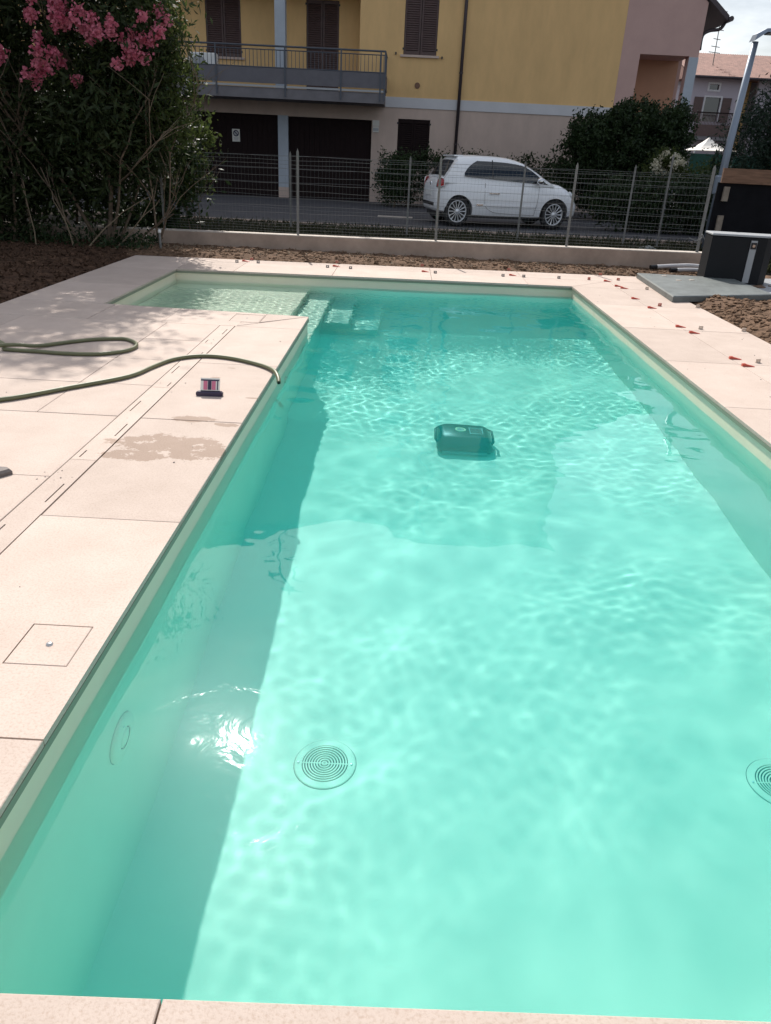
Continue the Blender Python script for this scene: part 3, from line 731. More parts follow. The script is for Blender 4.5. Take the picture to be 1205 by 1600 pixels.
# water test kit: dark tray, clear comparator with two pink scales
kt = thing('water_test_kit', 'small clear and pink water test kit with a dark base on the deck tile', 'test kit', (-1.115, 4.31, .001), rz=R_(3))
local('base_tray', MB().prism(rrect2 := [(-.072, -.022), (.072, -.022), (.072, .018), (-.072, .018)], 0, .026, .006), M['kit'], kt)
local('end_cap', MB().prism([(-.079, -.018), (-.0725, -.018), (-.0725, .012), (-.079, .012)], .003, .022, .004), M['kit'], kt)
local('end_cap', MB().prism([(.0725, -.018), (.079, -.018), (.079, .012), (.0725, .012)], .003, .022, .004), M['kit'], kt)
tl = Matrix.Rotation(R_(-28), 4, 'X')
def tilt(mb): return mb.xf(Matrix.Translation((0, .004, .026)) @ tl)
local('clear_block', tilt(MB().box(-.054, .058, -.009, .013, 0, .075)), M['tapelens'], kt)
local('dark_frame', tilt(MB().box(-.052, .056, -.0105, -.0093, .058, .066)), M['kit'], kt)
local('dark_scale', tilt(MB().box(-.010, .010, -.0108, -.0093, .004, .057)), M['kit'], kt)
for x0 in (-.036, .0125): local('pink_scale', tilt(MB().box(x0, x0 + .023, -.0108, -.0093, .004, .057)), M['pinkpanel'], kt)
local('frame_post', tilt(MB().box(.044, .050, -.0108, -.0093, .004, .057)), M['kit'], kt)

# cut stone at the left frame edge
tag(obj('cut_stone', MB().prism([(-1.93, 2.86), (-1.715, 2.94), (-1.67, 3.0), (-1.70, 3.03), (-1.95, 3.03)], .0005, .026, .010), M['darkstone']), 'dark grey slanted stone offcut lying on the tiles beside the joint', 'stone offcut')

# tile levelling wedges and clips
def wedge_mesh():
    b = MB(); L = .095; w = .0145
    b.add([(0, -w, 0), (L, -w, 0), (L, w, 0), (0, w, 0), (0, -w * .5, .003), (L * .72, -w, .017), (L * .72, w, .017), (0, w * .5, .003), (L, -w, .017), (L, w, .017)],
          [(3, 2, 1, 0), (4, 5, 6, 7), (5, 8, 9, 6), (0, 1, 8, 5, 4), (2, 3, 7, 6, 9), (1, 2, 9, 8), (3, 0, 4, 7)])
    return b
def ridges():
    b = MB()
    for k in range(4): b.box(.068 + k * .006, .071 + k * .006, -.0145, .0145, .0172, .0196)
    return b
def make_wedge(label, loc, rz):
    t = thing('levelling_wedge', label, 'wedge', loc, 'red tile wedges left on the deck', rz)
    local('ramp', wedge_mesh(), M['redw'], t); local('grip_ridge', ridges(), M['redw'], t); return t
def make_clip(label, loc, rz, m):
    t = thing('levelling_clip', label, 'clip', loc, 'plastic tile spacer clips on the deck', rz)
    local('bridge', MB().holed(-.02, .02, 0, .03, -.005, .005, [(-.006, .006, .010, .020)], lambda u, w, d: (u, d, w)), m, t)
    local('base_flange', MB().box(-.021, .021, -.011, .011, .0, .0022), m, t); return t
wlist = [((2.66, 7.235), 175, 'red wedge beside the first right deck joint below the grey slab'), ((2.70, 6.975), 178, 'red wedge at the second cross joint of the right deck'),
         ((2.69, 6.0), 176, 'red wedge upper of the pair nearest the right frame edge'), ((2.70, 5.775), 179, 'red wedge lower of the pair nearest the right frame edge'),
         ((2.68, 8.225), 176, 'red wedge on the right deck beside the grey slab corner'), ((2.66, 8.80), 178, 'single red wedge left of the grey slab front edge'),
         ((2.70, 9.72), 172, 'upper red wedge of the pair near the far right pool corner'), ((2.735, 9.575), 178, 'lower red wedge of the pair near the far right pool corner'),
         ((2.66, 10.13), 176, 'orange wedge beyond the far right pool corner'), ((.29, 10.155), 178, 'red wedge in the middle of the far deck edge below the car'),
         ((-.88, 10.24), 176, 'red wedge on the far deck below the fence post'), ((-2.08, 10.27), 170, 'red wedge on the far deck beside the tree shade'), ((1.44, 10.225), 172, 'red wedge on the far deck right of the post shadow')]
wed = None
for (x, y), a, lab in wlist:
    if wed is None: wed = make_wedge(lab, (x + .05, y, .001), R_(a))
    else: dup(wed, (x + .05, y, .001), R_(a), lab, 'red tile wedges left on the deck')
cl1 = [((2.815, 8.40), 20, 'red', 'red clip beside the wedge at the slab corner'), ((2.835, 7.19), 15, 'clip', 'cream clip at the second cross joint of the right deck'),
       ((2.84, 5.92), 25, 'clip', 'pink tinted clip in the nearest wedge group on the right deck'), ((3.24, 7.19), 10, 'clip', 'cream clip on the outer edge of the right deck by the soil'),
       ((3.235, 8.42), 15, 'clip', 'pale clip at the outer deck edge below the grey slab'), ((3.02, 9.60), 10, 'clip', 'pale clip against the left side of the grey slab'),
       ((2.84, 10.29), 20, 'red', 'red clip beyond the far right pool corner'), ((2.44, 10.22), 30, 'red', 'rosy clip standing alone on the far deck near the right corner'),
       ((2.04, 10.19), 12, 'greyw', 'brown clip alone on the far deck above the pool corner'), ((1.575, 10.145), 20, 'greyw', 'grey clip right of the red wedge on the far deck'),
       ((1.30, 10.11), 5, 'greyw', 'brown clip left of the red wedge on the far deck'), ((.42, 10.08), 18, 'greyw', 'brown clip right of the middle wedge on the far deck'),
       ((-.68, 10.10), 8, 'greyw', 'brown clip right of the wedge below the fence post'), ((-.98, 10.11), 12, 'greyw', 'brown clip left of the wedge below the fence post'),
       ((-1.90, 10.20), 15, 'greyw', 'brown clip right of the wedge beside the tree shade'), ((-2.17, 10.155), 10, 'greyw', 'brown clip left of the wedge beside the tree shade'),
       ((2.70, 10.70), 0, 'red', 'red clip on the far deck edge near the grey slab'), ((1.45, 10.72), 5, 'red', 'red clip on the far deck edge against the soil'),
       ((.26, 10.70), 0, 'red', 'red clip on the soil edge below the car'), ((-.90, 10.60), 5, 'red', 'red clip on the far deck edge below the fence post'), ((-2.03, 10.44), 5, 'red', 'red clip on the far deck edge near the tree shade')]
protos = {}
for (x, y), a, mk, lab in cl1:
    if mk not in protos: protos[mk] = make_clip(lab, (x, y, .0012), R_(a), M[{'red': 'redclip', 'clip': 'clip', 'greyw': 'greyw'}[mk]])
    else: dup(protos[mk], (x, y, .0012), R_(a), lab, 'plastic tile spacer clips on the deck')
# specks of dirt on the tiles
def specks():
    spots = [(-1.5 + random.gauss(0, .035), 3.02 + random.gauss(0, .03)) for _ in range(9)] + [(-1.42 + random.gauss(0, .02), 5.75 + random.gauss(0, .1)) for _ in range(5)] + \
            [(random.uniform(-3, -.9), random.uniform(1.2, 6)) for _ in range(40)] + [(random.uniform(2.15, 3.2), random.uniform(3, 10)) for _ in range(40)]
    return spots
sp_ = specks()
rubble('tile_grit', len(sp_), lambda: (lambda p: (p[0], p[1], .001))(sp_.pop()), .0015, .006, M['darkstone'])

# anthracite cabinet, slab and pipes on the right
cab = thing('equipment_cabinet', 'dark anthracite equipment cabinet with a grey strip standing beside the stone slab', 'cabinet', (4.5, 10.9, .0), rz=R_(-6))
local('body', MB().prism([(-.42, -.42), (.28, -.42), (.40, -.30), (.44, .02), (-.40, .02)], .01, .60, .012), M['dgrey'], cab)
local('lid', MB().prism([(-.427, -.428), (.284, -.428), (.408, -.305), (.448, .026), (-.407, .026)], .601, .624, .008), M['strip'], cab)
local('front_strip', MB().box(.075, .155, -.432, -.4205, .03, .56), M['strip'], cab)
local('latch_plate', MB().prism([(.080, -.438), (.150, -.438), (.150, -.4325), (.080, -.4325)], .455, .535), M['black'], cab)
local('latch', MB().lathe([(0, -.446), (.018, -.446), (.020, -.4385)], (.115, 0, .495), axis='y', seg=16), M['chrome'], cab)
local('plinth', MB().box(-.40, .27, -.40, .0, -.03, .0095), M['strip'], cab)
sb = thing('stone_slab', 'flat grey stone slab lying tilted on the deck edge and soil', 'slab', (3.7, 9.6, .0))
obj('slab_body', MB().prism([(3.045, 8.70), (4.42, 9.24), (4.44, 10.6), (3.17, 10.62)], .003, .068, .010), M['slab'], sb)
for x, y in ((3.52, 10.02), (3.72, 10.12), (3.45, 10.40)): obj('chip', MB().prism([(x, y), (x + .06, y + .01), (x + .05, y + .05), (x - .01, y + .04)], .0682, .075, .002), M['clip'], sb)
st2 = thing('paving_slab', 'pale concrete paving slab under the dark cabinet', 'slab', (4.9, 10.1, 0))
obj('slab_body', MB().prism([(4.46, 9.3), (5.9, 9.6), (5.9, 11.2), (4.0, 11.25), (4.0, 10.65), (4.46, 10.65)], -.02, .008, .003), M['strip'], st2)
def pipe(pts, label, r):
    t = thing('conduit_pipe', label, 'pipe', pts[0], 'white conduit pipes on the soil'); P = spline(pts, 6)
    obj('tube', MB().tube(P, r, 10), M['pipe'], t, smooth=True)
    d = (P[0] - P[1]).normalized(); obj('end_sleeve', MB().tube([P[0] + d * .10, P[0] + d * .001], r * 1.12, 10), M['black'], t)
pipe([(3.66, 11.38, .075), (3.95, 11.44, .095), (4.25, 11.40, .11), (4.8, 11.28, .06)], 'rear white conduit pipe lying along the wall foot by the cabinet', .028)
pipe([(3.90, 11.22, .062), (4.2, 11.26, .07), (4.6, 11.2, .05), (5.0, 11.1, .03)], 'front white conduit pipe lying in front of the wall by the cabinet', .028)
stub = thing('standpipe', 'short grey standpipe with a white cap in the soil by the left wall end', 'pipe', (-3.42, 11.0, 0))
obj('tube', MB().tube([(-3.42, 11.0, -.03), (-3.42, 11.0, .24)], .016, 10), M['galv'], stub)
obj('cap', MB().lathe([(.021, .235), (.023, .255), (.018, .275), (0, .28)], (-3.42, 11.0, 0), seg=14), M['white'], stub, smooth=True)

# ================================================================ FENCE
def wz0(x): return .03 + (x + 3.28) * .006
wall = thing('garden_wall', 'low stained concrete wall carrying the wire fence behind the pool', 'wall', (.5, 11.7, 0))
wv = [(-11, 11.60), (4.42, 11.60), (4.42, 11.80), (-11, 11.80)]
def wallprism(z0a, z0b, z1a, z1b, y0, y1):
    return MB().add([(-11, y0, z0a), (4.45, y0, z0b), (4.45, y1, z0b), (-11, y1, z0a), (-11, y0, z1a), (4.45, y0, z1b), (4.45, y1, z1b), (-11, y1, z1a)],
                    [(3, 2, 1, 0), (4, 5, 6, 7), (0, 1, 5, 4), (1, 2, 6, 5), (2, 3, 7, 6), (3, 0, 4, 7)])
obj('wall_body', wallprism(-.1, -.1, .16, .262, 11.60, 11.80), M['concrete'], wall)
obj('sunlit_wall_top', wallprism(.1605, .2625, .170, .274, 11.602, 11.798), M['conc_top'], wall)  # thin paler layer; sunlight along the wall top is put into its colour
fence = thing('wire_fence', 'galvanised wire mesh fence with pointed posts on the low wall', 'fence', (.5, 11.7, .2))
def ztop(x): return .17 + (x + 11) * .0067
def fpost(x, y, z0, z1, parent, w=.017, lean=0.):
    b = MB(); b.box(-w, w, -.003, .003, 0, z1 - z0 - .03).box(-.003, .003, .0035, .03, 0, z1 - z0 - .03)
    b.add([(-w, -.003, z1 - z0 - .03), (w, -.003, z1 - z0 - .03), (w, .003, z1 - z0 - .03), (-w, .003, z1 - z0 - .03), (0, 0, z1 - z0 + .02)], [(0, 1, 4), (1, 2, 4), (2, 3, 4), (3, 0, 4)])
    b.xf(Matrix.Translation((x, y, z0)) @ Matrix.Rotation(lean, 4, 'Y'))
    return obj('post', b, M['galv'], parent)
for x in (-6.2, -3.55, -1.575, .458, 2.38): fpost(x, 11.68, ztop(x) - .05, 1.365 - (.12 if x < -3 else 0), fence)
fpost(4.30, 11.68, .24, 1.42, fence, .022)
XA, XB = -3.5, 4.30
zs = [.262, .30, .34, .38, .43, .52, .615, .715, .815, .915, 1.015, 1.115, 1.17, 1.225, 1.275]
for k, z in enumerate(zs):
    xa = XA if z < .6 else -3.05
    pts = []
    for i in range(60):
        x = xa + (XB - xa) * i / 59; sag = .010 * math.sin(x * 1.55 + .6 * k) + .006 * math.sin(x * 5 + k)
        pts.append((x, 11.66 + .006 * math.sin(x * 7 + k), z + (x - XA) * .003 + sag * .6))
    obj('strand', MB().tube(pts, .0016 if 4 < k < 14 else .0014, 4, False), M['wire'], fence)
vw = MB(); x = -3.05
while x < XB:
    dx = .012 * math.sin(x * 9)
    vw.tube([(x, 11.658, ztop(x) + .02), (x + dx * .5, 11.662, .8), (x + dx, 11.658, 1.27 + .006 * math.sin(x * 1.5))], .0006, 3, False); x += .052
o = obj('mesh_wire', vw, M['wire'], fence); o['kind'] = 'stuff'
# posts of the second fence along the parking
f2 = thing('rear_wire_fence', 'second thin wire fence with slim posts directly in front of the white car', 'fence', (2, 14.6, 0))
for x, zt in ((-2.1, 1.33), (.033, 1.349), (2.065, 1.36), (3.998, 1.386), (4.62, 1.58), (6.2, 1.4)): fpost(x, 14.6, -.03, zt, f2, .017)
for k, z in enumerate((.18, .4, .62, .84, 1.06, 1.26)):
    obj('strand', MB().tube([(x_ * .5, 14.59, z + .012 * math.sin(x_ * .9 + k) + .0) for x_ in range(-9, 14)], .0017, 4, False), M['wire'], f2)
# wire scraps tied to the end post
tag(obj('wire_twist', MB().tube(spline([(4.12, 11.6, .47), (4.22, 11.58, .44), (4.30, 11.56, .50), (4.27, 11.54, .53), (4.34, 11.55, .46), (4.38, 11.56, .56)], 5), .006, 6), M['wire']), 'twisted wire scrap tied to the fence end post by the cabinet', 'wire')

# ================================================================ HOUSE
K = 25 / 26.
YF = 25.0
def hx(x): return x * K
def hzz(z): return H + (z - H) * K
house = thing('house', 'yellow and beige three-storey house with two dark garages and a long balcony', 'house', (0, YF, 0))
def part(name, mb, m, parent=house, **k): return obj(name, mb, m, parent, **k)
def vert(y): return lambda u, w, d: (u, y - d, w)          # wall slab facing the camera; d grows towards the viewer
G1 = (hx(-6.74), hx(-4.11), 0., hzz(2.335)); G2 = (hx(-3.80), hx(-1.20), 0., hzz(2.32)); SW = (hx(-.39), hx(.60), hzz(.95), hzz(2.40))
ZB0, ZB1 = hzz(2.70), hzz(2.98)
XL, XY, XR = -15., hx(6.12), hx(8.40)
UW = (hx(-.33), hx(.655), hzz(4.10), hzz(5.75)); UW2 = (hx(3.0), hx(3.9), hzz(7.2), hzz(8.8)); UW3 = (hx(-.33), hx(.655), hzz(7.2), hzz(8.8))
part('ground_floor_wall', MB().holed(XL, XY, 0, ZB0, -.3, 0, [G1, G2, SW], vert(YF)), M['beige'])
part('band', MB().box(hx(-1.64), XY, YF - .025, YF + .3, ZB0, ZB1), M['band'])
XLG = hx(-1.64); ZLT = hzz(5.75)
part('upper_wall', MB().holed(XLG, XY, ZB1, 11.2, -.3, 0, [UW, UW2, UW3], vert(YF)), M['yellow'])
part('upper_wall', MB().box(XL, XLG - .001, YF, YF + .3, ZLT, 11.2), M['yellow'])
W1 = (hx(-6.22) * 1.045, hx(-5.17) * 1.045, hzz(3.93), hzz(5.6)); D1 = (hx(-3.23) * 1.045, hx(-2.26) * 1.045, ZB1 + .05, hzz(5.55))
part('loggia_wall', MB().holed(XL, XLG, ZB0, ZLT, -.2, 0, [W1, D1], vert(YF + 1.15)), M['yellow'])
part('loggia_side_wall', MB().box(XLG + .002, XLG + .25, YF + .302, YF + 1.149, ZB1, ZLT), M['yellow'])
part('loggia_floor', MB().box(XL, XLG, YF + .002, YF + 1.148, ZB0, ZB1), M['balc'])
part('loggia_pillar', MB().box(hx(-4.17), hx(-3.86), YF + .01, YF + .31, ZB1, ZLT), M['pillar'])
part('garage_pillar', MB().box(G1[1] - .002, G2[0] + .002, YF - .012, YF + .28, 0.34, G1[3]), M['pillar'])
part('pillar_base', MB().box(G1[1] - .004, G2[0] + .004, YF - .016, YF + .28, 0., .338), M['beige'])
part('end_pillar', MB().box(hx(-7.6), hx(-7.15), YF - .35, YF - .001, 0, ZB0), M['beige'])
# house core so that no light leaks through
part('core_wall', MB().box(XL, XY, YF + 2.3, YF + 10, 0, 11.2), M['beige'])
part('side_wall', MB().box(XY - .3, XY, YF + .301, YF + 2.299, 0, 11.2), M['yellow'])
part('side_wall', MB().box(XL, XL + .3, YF + .301, YF + 2.299, 0, 11.2), M['yellow'])
rf = MB(); e = .75
rf.add([(XL - e, YF - e, 11.1), (XY + e, YF - e, 11.1), (XY + e, YF + 10 + e, 11.1), (XL - e, YF + 10 + e, 11.1), (XL + 5, YF + 5, 13.2), (XY - 5, YF + 5, 13.2)],
       [(0, 1, 5, 4), (1, 2, 5), (2, 3, 4, 5), (3, 0, 4), (3, 2, 1, 0)])
part('roof', rf, M['roof'])
part('gutter', MB().tube([(XL - e, YF - e - .06, 11.08), (XY + e, YF - e - .06, 11.08)], .07, 8), M['gutter'])
# garage doors with vertical boards
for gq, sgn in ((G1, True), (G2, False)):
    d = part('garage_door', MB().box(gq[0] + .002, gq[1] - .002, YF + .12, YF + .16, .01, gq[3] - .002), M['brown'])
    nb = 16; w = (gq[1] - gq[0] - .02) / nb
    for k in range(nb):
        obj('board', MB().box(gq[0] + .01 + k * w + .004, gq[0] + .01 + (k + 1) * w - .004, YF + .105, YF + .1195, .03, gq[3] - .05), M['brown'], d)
# no-parking plate on the left garage door
ns = thing('no_parking_sign', 'white no parking plate with a crossed ring on the left garage door', 'sign', (hx(-5.45), YF + .10, hzz(1.72)))
s0 = ns.location
local('plate', MB().box(-.115, .115, -.006, .004, -.17, .17), M['ceramic'], ns)
local('ring', MB().lathe([(.088, -.0065), (.088, -.009), (.060, -.009), (.060, -.0065)], (0, 0, .055), axis='y', seg=28), M['kit'], ns)
local('disc', MB().lathe([(0, -.0075), (.0595, -.0075)], (0, 0, .055), axis='y', seg=28), M['grey'], ns)
local('slash', MB().box(-.075, .075, -.0105, -.0092, -.013, .013).xf(Matrix.Translation((0, 0, .055)) @ Matrix.Rotation(R_(45), 4, 'Y')), M['kit'], ns)
for k in range(3): local('print_line', MB().box(-.075 + .01 * k, .075 - .01 * k, -.0075, -.0062, -.075 - .03 * k, -.060 - .03 * k), M['grey'], ns)
hs2 = thing('wall_plate', 'small pale wall plate beside the right garage door', 'sign', (hx(-1.07), YF - .002, hzz(2.17)))
local('plate', MB().box(-.10, .10, -.02, -.001, .0, .15), M['ceramic'], hs2)
local('lower_plate', MB().box(-.09, .09, -.018, -.001, -.17, -.01), M['ceramic'], hs2)
local('dark_bar', MB().box(-.08, .08, -.0205, -.0185, -.13, -.06), M['grey'], hs2)
# shuttered windows
def shutters(q, y, nleaf, sill=True, m='shutter'):
    fr = part('window', MB().box(q[0] + .002, q[1] - .002, y + .10, y + .14, q[2] + .002, q[3] - .002), M['brown'])
    w = (q[1] - q[0]) / nleaf
    for k in range(nleaf):
        a, b = q[0] + k * w + .008, q[0] + (k + 1) * w - .008
        obj('shutter', MB().holed(a, b, q[2] + .01, q[3] - .01, 0, .035, [(a + .05, b - .05, q[2] + .1, q[3] - .1)], vert(y + .045)), M[m], fr)
        sl_ = MB(); z = q[2] + .11
        while z < q[3] - .12:
            sl_.add([(a + .051, y + .042, z), (b - .051, y + .042, z), (b - .051, y + .018, z + .012), (a + .051, y + .018, z + .012), (a + .051, y + .042, z + .055), (b - .051, y + .042, z + .055)],
                    [(0, 1, 2, 3), (3, 2, 5, 4)]); z += .055
        o = obj('louvre_slat', sl_, M[m], fr); o['kind'] = 'stuff'
        for zz in (q[2] + .12, q[3] - .14): obj('hinge', MB().box((a - .035) if k == 0 else (b - .01), (a + .01) if k == 0 else (b + .035), y + .004, y + .012, zz, zz + .05).xf(Matrix.Translation((0, -.015, 0))), M['black'], fr)
    if sill: obj('sill', MB().box(q[0] - .08, q[1] + .08, y - .06, y + .1, q[2] - .06, q[2] - .001), M['beige'], fr)
shutters(UW, YF, 2); shutters(W1, YF + 1.15, 2); shutters(D1, YF + 1.15, 2, False); shutters(SW, YF, 2, False, 'brown'); shutters(UW2, YF, 2); shutters(UW3, YF, 2)
# downpipe and wall vents
dp = MB().tube([(hx(1.43), YF - .08, .05), (hx(1.43), YF - .08, 11.0)], .048, 10)
dpo = part('downpipe', dp, M['gutter'], smooth=True)
for z in (1.75, 3.6, 5.6, 8.): obj('pipe_clip', MB().lathe([(.052, -.02), (.056, -.02), (.056, .02), (.052, .02)], (hx(1.43), YF - .08, z), seg=12), M['gutter'], dpo)
part('wall_vent', MB().lathe([(0, -.02), (.075, -.02), (.08, 0)], (hx(.14), YF - .001, hzz(3.31)), axis='y', seg=16), M['plank'])
for x, z in ((-.55, 4.12), (.83, 4.06)): part('shutter_stop', MB().box(hx(x) - .02, hx(x) + .02, YF - .05, YF - .001, hzz(z) - .03, hzz(z) + .03), M['black'])
# balcony
YB = YF - 1.35
bal = part('balcony', MB().box(-9.0, hx(-.85) * .95, YB, YF - .003, ZB0, ZB1 - .01), M['balc'])
BXR = hx(-.85) * .95; ZR = hzz(4.02) - .02
obj('panel', MB().box(-9.0, BXR - .01, YB - .022, YB - .004, ZB1 + .09, hzz(3.46)), M['panel'], bal)
obj('bottom_rail', MB().box(-9.0, BXR, YB - .03, YB - .003, ZB1 + .0, ZB1 + .05), M['grey'], bal)
obj('top_rail', MB().tube([(-9.0, YB - .02, ZR), (BXR, YB - .02, ZR)], .024, 8), M['railing'], bal)
obj('middle_rail', MB().tube([(-9.0, YB - .02, ZR - .09), (BXR, YB - .02, ZR - .09)], .014, 6), M['railing'], bal)
obj('panel_rail', MB().tube([(-9.0, YB - .015, hzz(3.475)), (BXR, YB - .015, hzz(3.475))], .016, 6), M['railing'], bal)
for x in (-7.6, -5.42, -3.52, -1.98, BXR - .12, BXR): obj('post', MB().box(x - .02, x + .02, YB - .045, YB - .023, ZB0 + .05, ZR), M['railing'], bal)
x = -8.9; bz = (hzz(3.475) + .01, ZR - .09)
bproto = None
while x < BXR - .03:
    if bproto is None:
        bproto = obj('baluster', MB().box(-.007, .007, -.007, .007, bz[0], bz[1]), M['railing'], bal); bproto.data.transform(Matrix.Translation((0, YF, 0))); bproto.location = (x, YB - .02 - YF, 0)
    else:
        c_ = bproto.copy(); C.objects.link(c_); c_.parent = bal; c_.location = (x, YB - .02 - YF, 0)
    x += .105
for yy in (YB + .2, YB + .45, YB + .7, YB + .95, YB + 1.2): obj('side_baluster', MB().box(BXR - .012, BXR + .012, yy - .01, yy + .01, ZB1, ZR - .02), M['railing'], bal)
obj('side_rail', MB().tube([(BXR, YB - .02, ZR), (BXR, YF - .01, ZR)], .022, 8), M['railing'], bal)
obj('side_panel', MB().box(BXR + .014, BXR + .03, YB, YF - .01, ZB1 + .09, hzz(3.46)), M['panel'], bal)
acx = hx(-6.5) * .97
ac = thing('air_conditioner', 'white air conditioner unit on the balcony beside the flowering tree', 'air conditioner', (acx, YF - .15, ZB1))
local('case', MB().prism([(-.4, -.15), (.4, -.15), (.4, .15), (-.4, .15)], .30, .86, .02), M['white'], ac)
local('fan_grille', MB().lathe([(0, -.158), (.20, -.158), (.21, -.152)], (-.1, 0, .58), axis='y', seg=24), M['grey'], ac)
for s_ in (-.3, .3): local('foot', MB().box(s_ - .03, s_ + .03, -.13, .13, 0, .299), M['grey'], ac)
# lower rose wing on the right
wing = thing('house_wing', 'rose coloured lower house wing with a recessed brown bay beside the large hedge', 'house', (7, YF, 0))
ZE = 5.58
RC = (hx(6.68), hx(8.13), hzz(2.0), hzz(4.41))
obj('front_wall', MB().holed(XY + .002, XR, 0, ZE, -.3, 0, [RC], vert(YF)), M['pink'], wing)
obj('recess_wall', MB().box(RC[0] - .1, RC[1] + .1, YF + 1.2, YF + 1.3, 1.8, RC[3] + .1), mat('brown_recess', (.50, .27, .17), .9, noise=.06, nscale=2), wing)
obj('recess_floor', MB().box(RC[0] - .1, RC[1] + .1, YF + .301, YF + 1.199, 1.8, RC[2]), M['balc'], wing)
obj('recess_ceiling', MB().box(RC[0] - .1, RC[1] + .1, YF + .301, YF + 1.199, RC[3], RC[3] + .1), M['pink'], wing)
obj('recess_side', MB().box(RC[0] - .1, RC[0], YF + .301, YF + 1.199, RC[2], RC[3]), M['pink'], wing)
obj('corner_pillar', MB().box(RC[1] + .001, XR + .012, YF - .012, YF + .29, 0, RC[3] - .02), M['pillar'], wing)  # blue-grey tint is side light put into the edge column's colour
obj('side_wall', MB().box(XR - .3, XR, YF + 1.4, YF + 9, 0, ZE), M['pink'], wing)
obj('back_wall', MB().box(XY, XR - .301, YF + 1.4, YF + 9, 0, ZE), M['pink'], wing)
obj('gable_wall', MB().add([(XY + .002, YF, ZE), (XR, YF, ZE), (XY + .002, YF, ZE + 1.7), (XY + .002, YF + .3, ZE), (XR, YF + .3, ZE), (XY + .002, YF + .3, ZE + 1.7)], [(0, 1, 2), (5, 4, 3), (0, 3, 4, 1), (1, 4, 5, 2), (2, 5, 3, 0)]), M['pink'], wing)
wr = MB().add([(XR + .62, YF - .06, ZE - .42), (XR + .62, YF + 9.7, ZE - .42), (XY, YF + 9.7, ZE + 1.72), (XY, YF - .06, ZE + 1.72), (XR + .62, YF - .06, ZE - .28), (XR + .62, YF + 9.7, ZE - .28), (XY, YF + 9.7, ZE + 1.9), (XY, YF - .06, ZE + 1.9)],
              [(3, 2, 1, 0), (4, 5, 6, 7), (0, 1, 5, 4), (1, 2, 6, 5), (2, 3, 7, 6), (3, 0, 4, 7)])
obj('roof', wr, M['gutter'], wing)
obj('gutter', MB().tube([(XR + .68, YF - .1, ZE - .36), (XR + .68, YF + 9.7, ZE - .36)], .07, 8), M['gutter'], wing)
obj('gutter_bend', MB().tube(spline([(XR + .66, YF + .3, ZE - .40), (XR + .55, YF + .3, ZE - .56), (XR + .25, YF + .25, ZE - .62), (XR + .08, YF + .25, ZE - .75), (XR + .08, YF + .25, ZE - 1.1)], 5), .045, 8), M['gutter'], wing, smooth=True)

